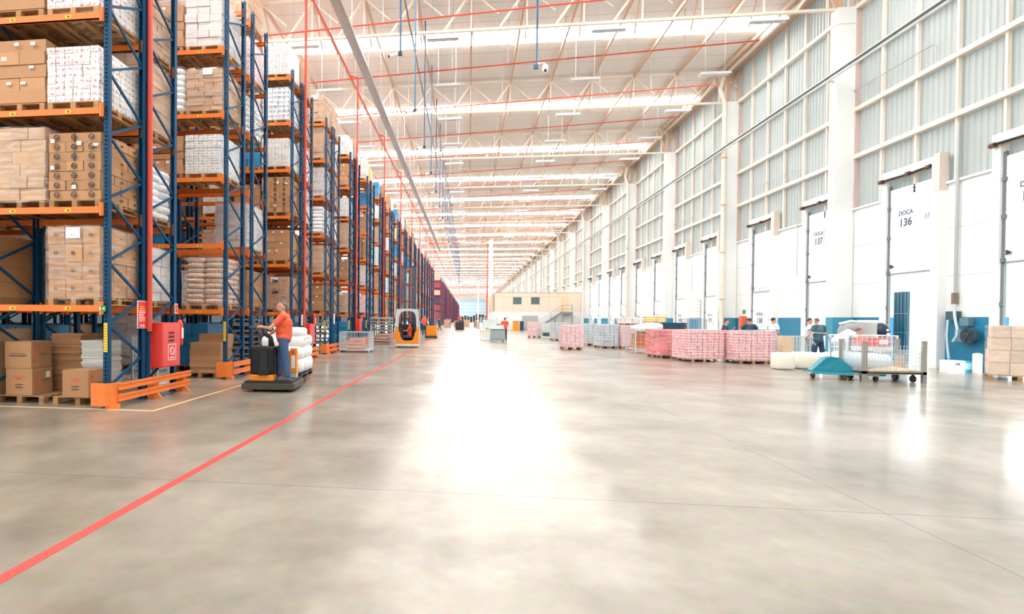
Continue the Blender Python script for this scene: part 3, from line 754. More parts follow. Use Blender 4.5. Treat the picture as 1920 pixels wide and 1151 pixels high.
r=empty('fire_hose_cabinet',(XE,PAIRS[2][2],0),0,'red fire hose cabinet behind the man on the pallet truck','fire cabinet')
b=MB(); b.box(0,.25,0,.72,.6,1.4,red); b.build('cabinet_box',r,bevel=.01); b=MB(); b.box(.25,.26,.03,.69,.63,1.37,M('red_door_paint',(.80,.10,.09),.3)); b.build('cabinet_door',r)
r=empty('fire_hose_cabinet',(XE,PAIRS[4][2],0),0,'small distant red fire cabinet above the blue mesh container','fire cabinet')
b=MB(); b.box(0,.25,0,.72,.9,1.6,red); b.build('cabinet_box',r,bevel=.01)
def extinguisher(loc,label):
    r=empty('fire_extinguisher',loc,0,label,'fire extinguisher')
    b=MB(); b.tube([(0,0,0),(0,0,.02),(0,0,.48),(0,0,.53),(0,0,.56)],[.07,.078,.078,.055,.025],red,14); b.build('cylinder',r,True)
    b=MB(); b.tube([(0,0,.56),(0,0,.62)],.02,dark,8); b.box(-.02,.02,-.07,.03,.6,.63,dark); b.tube([(0,-.03,.6),(.0,-.1,.5),(0,-.1,.15)],.012,black,6); b.build('valve_hose',r)
    b=MB(); b.box(.06,.082,-.035,.035,.15,.38,paper); b.build('paper_label',r); return r
extinguisher((XE+.085,11.40,1.02),'red fire extinguisher hung on the nearest double rack, beside the cabinet')
extinguisher((XE+.085,22.0,1.25),'red fire extinguisher hung on the third double rack end')
extinguisher((XE+.085,PAIRS[4][2]+1.14,1.25),'red fire extinguisher hung on the fifth double rack end')
def sign(name,loc,w,h,m,label,lines=True,t=.015):
    r=empty(name,loc,0,label,'sign'); b=MB(); b.box(0,t,-w/2,w/2,-h/2,h/2,paper); b.box(t,t+.003,-w/2+.012,w/2-.012,-h/2+.012,h/2-.012,m); b.build('sign_board',r)
    if lines:
        b=MB(); q=random.Random(2)
        for i in range(7):
            z=h*.12-i*h*.06; b.box(t+.003,t+.005,-w*.36,-w*.36+w*q.uniform(.5,.72),z,z+.012,paper)
        b.box(t+.003,t+.005,-w*.3,w*.3,h*.2,h*.23,yellow); b.box(t+.003,t+.005,-w*.22,w*.22,h*.27,h*.30,yellow)
        for y in (-w*.12,w*.14): b.ell((t+.003,y,-h*.40),(.003,w*.09,h*.045),paper,10,6)
        b.build('sign_print',r)
    return r
sign('warning_sign',(XE+.002,10.12,1.68),.30,.54,red,'red and white instruction sign on the nearest rack end')
sign('warning_sign',(XE+.002,11.40,1.82),.12,.22,red,'small red and white sign above the hanging extinguisher',False)
sign('warning_sign',(XE+.002,PAIRS[2][2]-.15,1.55),.3,.42,paper,'small white and red sign on the third double rack',False)
sign('warning_sign',(XE+.002,PAIRS[3][2]+.1,1.6),.22,.5,paper,'small white tag on the fourth double rack end',False)
r=empty('exit_sign',(0,0,0),0,'small green arrow sign on the lowest orange beam','sign')
p=AY(191,580,9.05); b=MB(); b.box(p.x-.065,p.x+.065,9.055,9.065,1.73,1.83,green); b.build('sign_board',r)
b=MB(); b.bar((p.x+.0,9.052,1.78),(p.x+.035,9.052,1.78),.003,.015,paper); b.poly([(p.x+.03,9.052,1.755),(p.x+.03,9.052,1.805),(p.x+.055,9.052,1.78)],(0,.002,0),paper); b.box(p.x-.05,p.x-.02,9.05,9.054,1.75,1.81,paper); b.build('sign_arrow',r)
# second rack: flat cartons on a pallet
pallet_thing((-7.18,14.62,0),0,'wooden pallet under flat cardboard, at the second double rack')
sheet_stack((-7.1,14.55,.15),.86,.8,.80,'thick stack of folded brown cartons under the second rack',carton,13,.012)
sheet_stack((-7.05,14.75,.952),.74,.6,.22,'small bundle of folded cartons lying on the thick stack',carton,3,.01)
sheet_stack((-6.98,14.2,.145),.5,.1,.06,'loose crumpled cardboard pieces at the edge of the pallet',carton2,4,.03)
# metal stillage stacks
def stillage(loc,w,d,n,h,label,rz=0):
    r=empty('stillage_stack',loc,rz,label,'stillage','metal stillage stacks'); q=random.Random(n)
    for i in range(n):
        b=MB(); z=i*h
        for x in (-w/2,w/2-.04):
            for y in (-d/2,d/2-.04): b.box(x,x+.04,y,y+.04,z,z+h-.01,galv)
            b.box(x,x+.04,-d/2,d/2,z+.02,z+.08,galv)
        for y in (-d/2,d/2-.04): b.box(-w/2,w/2,y,y+.04,z+.02,z+.09,galv)
        b.box(-w/2+.02,w/2-.02,-d/2+.02,d/2-.02,z+.05,z+.07,steel)
        if i%2==0: b.box(-w/2+.1,w/2-.12,-d/2+.08,d/2-.1,z+.072,z+h*.7,q.choice([greyw,carton,galv]))
        b.build('stillage_tray',r)
    return r
p=AY(457,600,18.3); stillage((-8.55,20.05,0),1.1,1.1,8,.215,'grey stack of metal stillages on the floor in the third rack')
stillage((-7.2,20.05,0),1.05,1.0,7,.21,'grey stack of metal stillages at the end of third rack')
stillage((-7.0,24.9,0),1.0,1.0,8,.21,'tall grey stillage stack on the floor of the fourth rack')
p1,p2=G(697,643),G(733,646); stillage(((p1.x+p2.x)/2,34.9,0),1.35,1.2,9,.195,'grey open stillage stack standing beside the orange and grey reach truck')
# blue crates deep on the floor
for i,(x,y) in enumerate(((-9.6,11.0),(-10.8,11.0),(-8.3,16.3),(-9.4,16.3),(-10.6,16.3),(-9.7,20.1),(-8.4,25.0),(-7.1,30.0),(-7.1,36.3))):
    place('blue' if i not in (4,) else 'grey',(x,y,.001),['blue plastic pallet on the floor, far left in the nearest rack','blue plastic pallet on the floor at the frame edge','blue plastic pallet on the floor, rear half of second double rack','blue plastic pallet on floor, second from aisle in second double rack','grey wrapped pallet on the floor deep in second double rack','blue plastic pallet on the floor deep in the third rack','blue plastic pallet on the floor deep in the fourth rack','blue plastic pallet on floor at the fifth rack end','blue plastic pallet on floor beside the sixth rack end'][i],'pallet loads on the floor',0,1.2)
# mesh containers
def mesh_cage(name,loc,w,d,h,label,cat,rz=0,m=palesteel,n=14,rows=3,z0=.16,feet=True,front=True,contents=None,fill=.4):
    r=empty(name,loc,rz,label,cat)
    b=MB(); t=.022
    for x in (-w/2,w/2):
        for y in (-d/2,d/2): b.box(x-t,x+t,y-t,y+t,0 if feet else z0,h,m)
    for z in (z0,h):
        for y in (-d/2,d/2): b.box(-w/2,w/2,y-t*.8,y+t*.8,z-.03,z,m)
        for x in (-w/2,w/2): b.box(x-t*.8,x+t*.8,-d/2,d/2,z-.03,z,m)
    b.box(-w/2,w/2,-d/2,d/2,z0,z0+.02,m); b.build('frame',r)
    for nm,(ax,fx) in {'front_grid':('x',-d/2),'rear_grid':('x',d/2),'side_grid':('y',-w/2),'side_grid.001':('y',w/2)}.items():
        if nm=='front_grid' and not front: continue
        b=MB(); L=w if ax=='x' else d
        for i in range(1,n):
            q=-L/2+L*i/n
            if ax=='x': b.box(q-.005,q+.005,fx-.005,fx+.005,z0,h,m)
            else: b.box(fx-.005,fx+.005,q-.005,q+.005,z0,h,m)
        for j in range(1,rows+1):
            z=z0+(h-z0)*j/(rows+1)
            if ax=='x': b.box(-w/2,w/2,fx-.005,fx+.005,z-.006,z+.006,m)
            else: b.box(fx-.005,fx+.005,-d/2,d/2,z-.006,z+.006,m)
        b.build(nm.split('.')[0],r)
    return r
def shift(o,dx,dy): o.location.x+=dx;o.location.y+=dy
mesh_cage('wire_mesh_container',(-5.4,26.35,0),1.42,1.2,.98,'pale blue wire mesh container standing beside the red floor line','mesh container',0,palesteel,18,2,.12)
b=MB()
for i in range(3): b.box(-.5+.1*i,.45-.05*i,-.3,.3,.2+.16*i,.34+.16*i,M('salmon_bundle',(.85,.42,.33),.6))
o=b.build('bundle'); o.location=(-5.4,26.35,0); tag(o,'salmon coloured bundles lying inside the blue mesh container','bundle')
mesh_cage('wire_mesh_container',(-7.35,12.6-.6,0),.6,.5,1.2,'tall blue grid trolley behind the red hose cabinet','mesh container',0,palesteel,8,9,.1)
# ================================================================ PEOPLE
def caps(b,a,c,ra,rc,m=None,n=12,ends=True):
    a,c=Vector(a),Vector(c); b.tube([a,c],[ra,rc],m,n)
    if ends: b.ell(a,(ra,ra,ra),m,n,8); b.ell(c,(rc,rc,rc),m,n,8)
def remesh(b,name,parent,m,vox,smooth=4):
    me=bpy.data.meshes.new(name); me.from_pydata(b.v,[],b.f); me.materials.append(m)
    bm=bmesh.new(); bm.from_mesh(me); bmesh.ops.recalc_face_normals(bm,faces=bm.faces); bm.to_mesh(me); bm.free()
    o=bpy.data.objects.new(name,me); C.objects.link(o)
    r=o.modifiers.new('r','REMESH'); r.mode='VOXEL'; r.voxel_size=vox; r.use_smooth_shade=True
    if smooth: s=o.modifiers.new('s','SMOOTH'); s.iterations=smooth; s.factor=.5
    dg=bpy.context.evaluated_depsgraph_get(); dg.update(); nm=bpy.data.meshes.new_from_object(o.evaluated_get(dg)); nm.name=name
    o.modifiers.clear(); o.data=nm; nm.materials.clear(); nm.materials.append(m)
    nm.polygons.foreach_set('use_smooth',[True]*len(nm.polygons))
    o.parent=parent; return o
def full_ell(b,c,r,m=None,n=14,k=10):
    b.ell(c,r,m,n,k,-1)
def person(loc,rz,label,P,shirt,trous,vox=.016,shorts=False,longsl=False,hair=hairm,H=1.75,apron=None,bald=False):
    r=empty('person',loc,rz,label,'person'); s=H/1.75
    J=dict(pel=(0,0,.96),chest=(0,0,1.28),neck=(0,.01,1.47),head=(0,-.015,1.635),
      sh=[(-.185,.01,1.43),(.185,.01,1.43)],el=[(-.25,.02,1.13),(.25,.02,1.13)],wr=[(-.26,-.05,.89),(.26,-.05,.89)],
      hip=[(-.09,0,.93),(.09,0,.93)],kn=[(-.10,-.02,.50),(.10,-.02,.50)],an=[(-.11,.02,.09),(.11,.02,.09)],toe=(0,-1,0),hd=None,face=0)
    J.update(P)
    V={k:([Vector(q)*s for q in v] if isinstance(v,list) else (Vector(v)*s if isinstance(v,tuple) and k not in('toe',) else v)) for k,v in J.items()}
    fz=J['face']; RH=Matrix.Rotation(fz,3,'Z')
    b=MB(); pel,ch,nk,hd=V['pel'],V['chest'],V['neck'],V['head']
    def torso(b,g):
        caps(b,pel,ch,.135*s+g,.15*s+g); d=(ch-pel).normalized()
        b.ell(pel,(.165*s+g,.115*s+g,.13*s+g),None,16,10); b.ell(ch,(.175*s+g,.115*s+g,.17*s+g),None,16,10)
        mid=(pel+ch)/2; b.ell(mid+Vector((0,-.02,0)),(.155*s+g,.125*s+g,.17*s+g),None,16,10)
        caps(b,V['sh'][0]*.97+ch*.03,V['sh'][1]*.97+ch*.03,.062*s+g,.062*s+g)
    torso(b,0)
    caps(b,(ch+nk)/2,hd-Vector((0,0,.06))*s,.06*s,.055*s)
    b.ell(hd+Vector((0,0,.02))*s,(.076*s,.094*s,.098*s),None,16,12)
    b.ell(hd+RH@Vector((0,-.028,-.045))*s,(.058*s,.062*s,.065*s),None,14,10)
    b.ell(hd+RH@Vector((0,-.097,-.012))*s,(.013*s,.02*s,.022*s),None,8,6)
    b.ell(hd+RH@Vector((0,-.085,-.055))*s,(.026*s,.012*s,.011*s),None,8,6)
    for q in (-1,1): b.ell(hd+RH@Vector((q*.077,.005,-.01))*s,(.012*s,.02*s,.032*s),None,8,6)
    for i in (0,1):
        caps(b,V['sh'][i],V['el'][i],.05*s,.04*s); caps(b,V['el'][i],V['wr'][i],.04*s,.028*s)
        caps(b,V['hip'][i],V['kn'][i],.085*s,.055*s); caps(b,V['kn'][i],V['an'][i],.055*s,.038*s)
        # hand
        d=(V['wr'][i]-V['el'][i]).normalized(); hdv=V['hd'][i] if V['hd'] else d
        hdv=Vector(hdv).normalized(); side=hdv.cross(Vector((0,0,1)));
        if side.length<.2: side=Vector((0,1,0))
        side.normalize(); nrm=side.cross(hdv).normalized(); w=V['wr'][i]; pc=w+hdv*.045*s
        b.ell(pc,(.038*s,.038*s,.034*s),None,10,8)
        caps(b,w,pc+hdv*.03*s,.024*s,.03*s)
        for f,(o_,L) in enumerate(((-.03,.062),(-.01,.072),(.01,.066),(.03,.052))):
            k0=w+hdv*.075*s+side*o_*s; k1=k0+(hdv*.7-nrm*.5)*L*.5*s; k2=k1+(hdv*.1-nrm*.9)*L*.5*s
            caps(b,k0,k1,.0095*s,.009*s,None,8); caps(b,k1,k2,.009*s,.008*s,None,8)
        sg=1 if i else -1
        caps(b,w+hdv*.02*s+side*.02*sg*s,w+hdv*.06*s+side*.05*sg*s-nrm*.02*s,.012*s,.010*s,None,8)
    t=Vector(J['toe'])
    for i in (0,1): b.ell(V['an'][i]+t*.06*s-Vector((0,0,.05*s)),(.04*s+abs(t.x)*.06*s,.04*s+abs(t.y)*.06*s,.035*s),None,10,8)
    remesh(b,'body',r,skin,vox)
    # shirt
    b=MB(); g=.014; torso(b,g); b.ell(pel+Vector((0,0,-.0)),(.17*s+g,.125*s+g,.10*s),None,16,10)
    for i in (0,1):
        e=V['el'][i]; q=V['sh'][i].lerp(e,.62 if not longsl else 1.0); caps(b,V['sh'][i],V['sh'][i],.058*s+g,.058*s+g) if 0 else None
        b.ell(V['sh'][i],(.06*s+g,)*3,None,12,8); b.tube([V['sh'][i],q],[.06*s+g,.056*s+g],None,12)
        if longsl: caps(b,q,V['wr'][i].lerp(q,.12),.05*s,.038*s)
    remesh(b,'shirt',r,shirt,vox*1.05,3)
    b=MB(); g=.013
    b.ell(pel-Vector((0,0,.045*s)),(.165*s+g,.118*s+g,.13*s),None,16,10)
    for i in (0,1):
        kn,an=V['kn'][i],V['an'][i]
        if shorts: b.ell(V['hip'][i],(.095*s,)*3,None,12,8); b.tube([V['hip'][i],kn],[.10*s,.085*s],None,12)
        else:
            caps(b,V['hip'][i],kn,.095*s,.07*s); b.tube([kn,an+Vector((0,0,.0))],[.07*s,.06*s],None,12)
    remesh(b,'shorts' if shorts else 'trousers',r,trous,vox*1.05,3)
    for i in (0,1):
        b=MB(); a=V['an'][i]; b.ell(a+t*.07*s-Vector((0,0,.045*s)),(.047*s+abs(t.x)*.085*s,.047*s+abs(t.y)*.085*s,.045*s),None,12,8); b.ell(a-Vector((0,0,.03*s)),(.05*s,.05*s,.055*s),None,10,8)
        b.box(a.x+t.x*.06*s-(.045+abs(t.x)*.09)*s,a.x+t.x*.06*s+(.045+abs(t.x)*.09)*s,a.y+t.y*.06*s-(.045+abs(t.y)*.09)*s,a.y+t.y*.06*s+(.045+abs(t.y)*.09)*s,a.z-.09*s,a.z-.07*s,None)
        o=remesh(b,'shoe',r,shoe,vox*.9,2)
    # hair
    b=MB(); Rz=Matrix.Rotation(fz,3,'Z')@Matrix.Rotation(-.38 if not bald else -.95,3,'X')
    b.ell(hd+Vector((0,0,.024))*s+RH@Vector((0,.008,0))*s,(.083*s,.100*s,.100*s),hair,16,8,.12,Rz)
    b.build('hair',r,True)
    if vox<.012:
        for q in (-1,1):
            b=MB(); b.ell(hd+RH@Vector((q*.03,-.084,.012))*s,(.011*s,.006*s,.006*s),paper,8,6); b.ell(hd+RH@Vector((q*.03,-.089,.012))*s,(.005*s,.004*s,.005*s),ink,8,6); b.build('eye',r,True)
            b=MB(); b.bar(hd+RH@Vector((q*.015,-.092,.032))*s,hd+RH@Vector((q*.05,-.084,.032))*s,.006,.006,hair); b.build('eyebrow',r)
    return r
# ================================================================ PALLET TRUCK WITH DRIVER
mp=AY(538,716,12.05)
DZ=.235
tx0,tx1=-4.93,-3.83
TR=r=empty('pallet_truck',(0,0,0),0,'black and orange ride-on pallet truck crossing the aisle floor','pallet truck')
b=MB(); b.poly([(tx0,11.55,.06),(tx1+.0,11.55,.06),(tx1+.05,11.65,.06),(tx1+.05,12.75,.06),(tx0,12.75,.06)],(0,0,.13),M('bumper_brown_black',(.055,.05,.035),.5)); b.build('bumper_base',r,bevel=.01)
b=MB(); b.box(tx0+.05,tx1,11.6,12.7,.19,DZ,black); b.build('foot_plate',r)
b=MB(); b.poly([(tx0+.12,11.75,DZ),(tx0+.66,11.70,DZ),(tx0+.66,12.2,DZ),(tx0+.12,12.25,DZ)],(0,0,.13),truck_or); b.build('orange_skirt',r,bevel=.015)
b=MB(); b.poly([(tx0+.12,11.78,DZ+.13),(tx0+.55,11.72,DZ+.13),(tx0+.68,11.80,DZ+.13),(tx0+.68,12.2,DZ+.13),(tx0+.12,12.25,DZ+.13)],(0,0,.60),M('gloss_black_cover',(.012,.013,.015),.38,spec=.3)); o=b.build('motor_cover',r,bevel=.04)
b=MB(); b.poly([(tx0+.32,11.66,DZ+.13),(tx0+.56,11.66,DZ+.13),(tx0+.52,11.72,DZ+.66),(tx0+.36,11.72,DZ+.66)],(0,.1,0),M('gloss_black_cover')); b.box(tx0+.12,tx0+.69,11.80,12.26,DZ+.72,DZ+.76,dark); b.build('cover_panel',r,bevel=.015)
hx=AY(500,612,11.95); gx=hx.x
b=MB(); b.tube([(gx+.14,12.0,DZ+.74),(gx+.12,12.0,DZ+.95),(gx+.03,11.96,1.25),(gx-.02,11.95,1.36)],[.075,.055,.05,.06],dark,10); b.build('steering_column',r,True)
b=MB(); b.tube([(gx-.30,11.75,1.42),(gx-.12,11.86,1.40),(gx+.0,11.92,1.38),(gx+.12,12.0,1.33),(gx+.16,12.08,1.38),(gx-.02,12.12,1.42),(gx-.22,12.0,1.44),(gx-.30,11.75,1.42)],.022,dark,8); b.build('steering_handle',r,True)
b=MB(); b.ell((gx-.06,11.84,1.43),(.06,.05,.05),red,12,8); b.build('stop_button',r,True)
b=MB(); b.box(-4.06,-3.90,12.45,12.55,.34,.92,truck_or); b.box(-4.055,-3.905,12.47,12.6,.06,.34,truck_gr); b.box(-4.03,-3.94,12.44,12.45,.45,.75,paper); b.box(-4.02,-3.95,12.44,12.45,.79,.87,redink); b.box(tx0+.1,-3.9,12.56,12.62,.2,.85,truck_or); b.build('backrest',r,bevel=.02)
for x in (tx0+.14,tx1-.36):
    b=MB(); b.box(x,x+.2,12.7,14.75,.06,.13,steel); b.build('fork',r)
for x,y in ((tx0+.25,11.8),(tx1-.12,11.75),(tx1-.25,12.5)):
    b=MB(); b.tube([(x-.04,y,.07),(x+.04,y,.07)],.07,black,12); b.build('wheel',r)
o=bpy.data.objects.new('black_pallet',pallet_mb(1.04,1.55,M('black_pallet_plastic',(.04,.045,.05),.5)).mesh('pallet'))
lr=empty('sack_load',((tx0+tx1)/2+.0,13.6,.135),0,'white film sacks on a black pallet behind the truck driver','pallet load'); C.objects.link(o); o.name='pallet'; o.parent=lr
q=random.Random(5); sid=0
for k,(hz,W) in enumerate(((.36,1.06),(.30,1.04),(.28,1.0),(.22,.92))):
    z=.15+[0,.34,.62,.88][k]+hz/2
    b=MB()
    for i in range(2):
        for j in range(3 if k<3 else 2):
            sell(b,(-W/4+W/2*i+q.uniform(-.02,.02),-.52+.5*j+(.06*k if k>1 else 0)+q.uniform(-.02,.02),z),(W/4*1.08,.27,hz*.56),sackw,.55,16,8)
    b.build('sack_layer',lr,True)
b=MB(); q=random.Random(8)
for i in range(9): b.box(.535,.54,-.5+.1*i,-.43+.1*i,.95+.02*(i%3),1.0+.02*(i%2),M('faint_print',(.55,.58,.62),.6))
b.build('sack_print',lr)
mx=AY(532,716,11.95)
pv=Vector((tx0+.5,11.6,0)); R_=Matrix.Rotation(.11,3,'Z')
TR.rotation_euler=(0,0,.11); TR.location=pv-R_@pv
lr.rotation_euler=(0,0,.11); lr.location=R_@(lr.location-pv)+pv
# driver faces left, hands on the handle
person((mx.x,11.95,DZ+.01),-PI/2+.12,'person in orange-red t-shirt and blue jeans driving the black pallet truck',
 dict(head=(.0,-.04,1.635),neck=(0,-.01,1.47),el=[(-.29,-.17,1.16),(.27,-.20,1.17)],wr=[(-.31,-.33,1.02),(.12,-.38,1.19)],hd=[(-.0,-1,.1),(-.25,-1,.05)],kn=[(-.11,-.10,.5),(.1,.05,.5)],an=[(-.13,-.10,.09),(.12,.10,.09)],face=.55),
 orange_shirt,jeans,.0095,hair=hairg,H=1.74,bald=True).scale=(1.14,1.2,1)
# ================================================================ REACH TRUCK
RX=(G(743,650).x+G(786,650).x)/2; RY=31.5
r=empty('reach_truck',(RX,RY,0),.06,'orange and grey reach truck with tall dark mast and driver','reach truck')
def ring(outer,inner,y0,y1,mfn,b):
    n=len(outer)
    for i in range(n):
        j=(i+1)%n; o1,o2,i1,i2=outer[i],outer[j],inner[i],inner[j]
        b.add([(o1[0],y0,o1[1]),(o2[0],y0,o2[1]),(i2[0],y0,i2[1]),(i1[0],y0,i1[1]),(o1[0],y1,o1[1]),(o2[0],y1,o2[1]),(i2[0],y1,i2[1]),(i1[0],y1,i1[1])],
              [(0,1,2,3),(4,7,6,5),(0,4,5,1),(3,2,6,7)],mfn((o1[1]+o2[1]+i1[1]+i2[1])/4))
n=40
outer=[];inner=[]
for i in range(n):
    a=2*PI*i/n; f=lambda v,e:math.copysign(abs(v)**e,v)
    outer.append((.66*f(math.cos(a),.35),1.13+1.06*f(math.sin(a),.35)))
    inner.append((.02+.50*f(math.cos(a),.55)*(1 if math.sin(a)>-.3 else .85),1.22+.84*f(math.sin(a),.6)))
b=MB(); ring(outer,inner,-.75,-.55,lambda z:truck_or if z<1.25 else truck_gr,b); b.build('cab_front_frame',r)
b=MB(); b.box(-.66,.66,-.78,.6,.05,.2,truck_gr); b.build('chassis',r,bevel=.03)
b=MB(); b.poly([(-.66,-.6,.2),(-.66,.5,.2),(-.66,.5,1.1),(-.66,-.2,1.0),(-.66,-.6,.6)],(.06,0,0),truck_or); b.poly([(.60,-.6,.2),(.60,.5,.2),(.60,.5,1.1),(.60,-.2,1.0),(.60,-.6,.6)],(.06,0,0),truck_or); b.build('side_panel',r)
b=MB(); b.box(-.64,.64,-.7,.5,2.1,2.16,truck_gr); b.build('roof_guard',r,bevel=.02)
b=MB(); b.box(-.6,.6,.3,.5,.2,1.3,dark); b.box(-.62,-.56,.42,.5,1.2,2.1,truck_gr); b.box(.56,.62,.42,.5,1.2,2.1,truck_gr); b.build('rear_bulkhead',r)
b=MB(); b.box(-.05,.45,-.35,.2,.5,.62,dark); b.box(.36,.48,-.35,.2,.6,1.15,dark); b.build('seat',r,bevel=.03)
b=MB(); b.box(-.5,-.25,-.4,.1,.2,.95,dark); b.tube([(-.35,-.2,.95),(-.3,-.2,1.05)],.12,dark,10); b.build('control_console',r)
for x in (-.42,.20):
    b=MB(); b.box(x,x+.08,.62,.78,0,4.75,M('mast_steel',(.06,.08,.11),.4)); b.box(x+.11,x+.17,.62,.78,.1,4.6,M('mast_steel')); b.box(x+.2,x+.26,.64,.78,.2,4.5,M('mast_steel')); b.build('mast_channel',r)
b=MB()
for z in (.5,1.6,2.6,3.6,4.6): b.box(-.42,.46,.66,.72,z,z+.07,M('mast_steel'))
b.build('mast_crossbar',r)
b=MB()
for x in (-.12,.12): b.tube([(x,.7,.3),(x,.7,4.6)],.015,steel,6)
b.build('lift_chain',r)
for x in (-.5,.5):
    b=MB(); b.tube([(x-.06,-.4,.12),(x+.06,-.4,.12)],.12,black,14); b.build('wheel',r)
for x in (-.35,.25):
    b=MB(); b.box(x,x+.1,.8,1.9,.06,.1,steel); b.build('fork',r)
person((RX+.14,RY-.12,-.22),-PI/2,'person in red shirt and jeans seated inside the reach truck',
 dict(pel=(0,0,.92),hip=[(-.09,-.02,.9),(.09,-.02,.9)],kn=[(-.1,-.38,.85),(.1,-.36,.85)],an=[(-.1,-.46,.46),(.1,-.5,.50)],el=[(-.24,-.12,1.2),(.24,-.15,1.2)],wr=[(-.2,-.36,1.2),(.18,-.38,1.2)]),red_shirt,jeans,.02,H=1.68)
# ================================================================ OTHER TRUCKS AND WALKERS
def small_truck(loc,rz,label,w=.8,d=1.1,h=1.0,c=truck_or):
    r=empty('pallet_truck',loc,rz,label,'pallet truck')
    b=MB(); b.box(-w/2,w/2,-d/2,d/2,.05,.18,dark); b.build('base',r); b=MB(); b.box(-w/2+.04,w/2-.04,-.1,d/2-.1,.18,h,c); b.build('motor_cover',r,bevel=.04)
    b=MB(); b.box(-w/2+.1,w/2-.1,-.05,.1,h-.25,h+.05,dark); b.tube([(0,0,h),(0,-.2,h+.25)],.03,dark,8); b.tube([(-.2,-.2,h+.25),(.2,-.2,h+.25)],.025,dark,8); b.build('steering_handle',r)
    for x in (-w/2+.1,w/2-.1):
        b=MB(); b.tube([(x-.04,-.3,.08),(x+.04,-.3,.08)],.08,black,10); b.build('wheel',r)
    return r
p=G(805,634); small_truck((p.x+.15,46.,0),0,'small orange pallet truck beyond the reach truck',1.0,1.2,1.05)
person((p.x-.42,45.6,.19),.3,'person in red shirt standing on the small orange truck',dict(el=[(-.26,-.06,1.15),(.26,-.08,1.15)],wr=[(-.2,-.28,1.1),(.24,-.3,1.1)]),red_shirt,navy,.025,H=1.7)
p=G(862,619); small_truck((p.x,79.,0),0,'distant dark pallet truck with orange-shirted driver in mid aisle',1.3,1.3,1.15,dark)
person((p.x,79.7,.5),0,'person in orange shirt on the distant dark truck',{},orange_shirt,navy,.035,H=1.7)
p=G(824,619); person((p.x,77.5,0),.8,'person in black clothes standing far off beside the racks',dict(an=[(-.2,.05,.09),(.18,-.1,.09)]),navy,navy,.035)
b=MB(); b.box(-.5,.5,-.4,.4,.1,.25,red); b.bar((-.3,0,.25),(.3,0,.7),.05,.05,dark); o=b.build('hand_pallet_jack'); o.location=(p.x-1.1,77.5,-.1); tag(o,'small dark red pallet jack beside the distant black-clad person','pallet jack')
for i,(u,v,m) in enumerate(((896,616,paper),(843,614,white),(838,613,red_shirt))):
    p=G(u,v); person((p.x,p.y,0),[.5,2,1][i],['person in white far down the aisle near the pale cartons','person in pale clothes far down beside the racks','person in red far down beside the racks'][i],{},[paleb,paleb,red_shirt][i],[paleb,navy,navy][i],.04)
# man walking away pushing carts
p=G(944,640); wx=p.x
person((wx+.08,41.2,0),PI-.15,'person in red shirt and jeans walking away pushing grey cart',
 dict(an=[(-.09,-.22,.11),(.12,.18,.09)],kn=[(-.09,-.16,.5),(.11,.0,.5)],el=[(-.25,-.1,1.15),(.27,-.08,1.15)],wr=[(-.16,-.3,1.08),(.34,-.3,1.08)],chest=(0,-.04,1.28),neck=(0,-.06,1.46),head=(0,-.1,1.62),toe=(0,-1,0)),red_shirt,jeans,.02,H=1.76)
r=empty('grey_cart',((G(921,640).x+G(948,640).x)/2-.05,41.0,0),0,'grey plastic box cart pushed by the walking man','cart')
b=MB(); b.box(-.55,.5,-.4,.4,.14,.86,M('cart_grey',(.33,.40,.43),.5)); b.box(-.58,.53,-.43,.43,.86,.92,M('cart_rim',(.2,.27,.3),.5)); b.build('cart_body',r,bevel=.05)
b=MB(); b.box(-.56,.52,-.4,.4,.06,.13,steel); b.build('cart_base',r)
for x in (-.45,.4):
    for y in (-.3,.3): 
        b=MB(); b.tube([(x-.02,y,.05),(x+.02,y,.05)],.05,black,10); b.build('wheel',r)
b=MB(); b.box(-.35,.4,-.25,.25,0,.28,white); b.box(-.1,.2,-.26,.2,.28,.34,dark); o=b.build('parcel'); o.location=((G(921,640).x+G(948,640).x)/2-.05,41.0,.925); tag(o,'white parcels with a black item on the grey cart','parcel')
mesh_cage('roll_cage',((G(900,635).x+G(930,635).x)/2,45.2,0),1.35,1.0,1.75,'pale roll cage with white goods beside the walking man','roll cage',0,palesteel,6,2,.15)
b=MB(); b.box(-.6,.6,-.4,.4,.2,.75,cream); b.box(-.5,.5,-.35,.35,1.0,1.6,M('pale_green_film',(.72,.82,.8),.3)); b.box(-.6,.6,-.42,.42,.94,1.0,white); o=b.build('packed_goods'); o.location=((G(900,635).x+G(930,635).x)/2,45.2,0); tag(o,'white and cream goods packed inside the pale roll cage','goods')
def at(u,v,Y): return AY(u,v,Y).x
# ================================================================ OFFICE
OY=84.
offp=M('office_beige_panel',(.80,.70,.57),.6); offw=M('office_white_wall',(.86,.87,.86),.6); seam=M('office_seam',(.45,.38,.30),.7)
r=empty('office_building',(0,OY,0),0,'two-storey site office with beige upper floor at the far right','building')
ox0,ox1=3.95,14.85
b=MB(); b.box(ox0-.3,XW-.05,0,22,0,2.75,offw); b.build('lower_wall',r)
b=MB(); b.box(ox0,XW-.05,0,22,2.75,5.62,offp)
for k in range(9): x=ox0+1.32*k; b.box(x-.012,x+.012,-.006,0,2.75,5.62,seam)
b.box(ox0,ox1,-.006,0,5.0,5.03,seam); b.box(ox0-.06,XW-.05,-.05,22,5.62,5.68,M('roof_edge',(.55,.42,.33),.6)); b.build('upper_wall',r)
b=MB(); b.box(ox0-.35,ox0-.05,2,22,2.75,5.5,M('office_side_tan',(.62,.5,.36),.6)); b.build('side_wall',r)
for x in (ox0+2.64,ox0+5.28):
    b=MB(); b.box(x,x+1.3,-.03,0,3.85,4.98,steel); f=b.build('window_frame',r)
    b=MB(); b.box(x+.05,x+1.25,-.045,-.03,3.9,4.93,M('office_glass',(.10,.16,.16),.08)); b.build('pane',f)
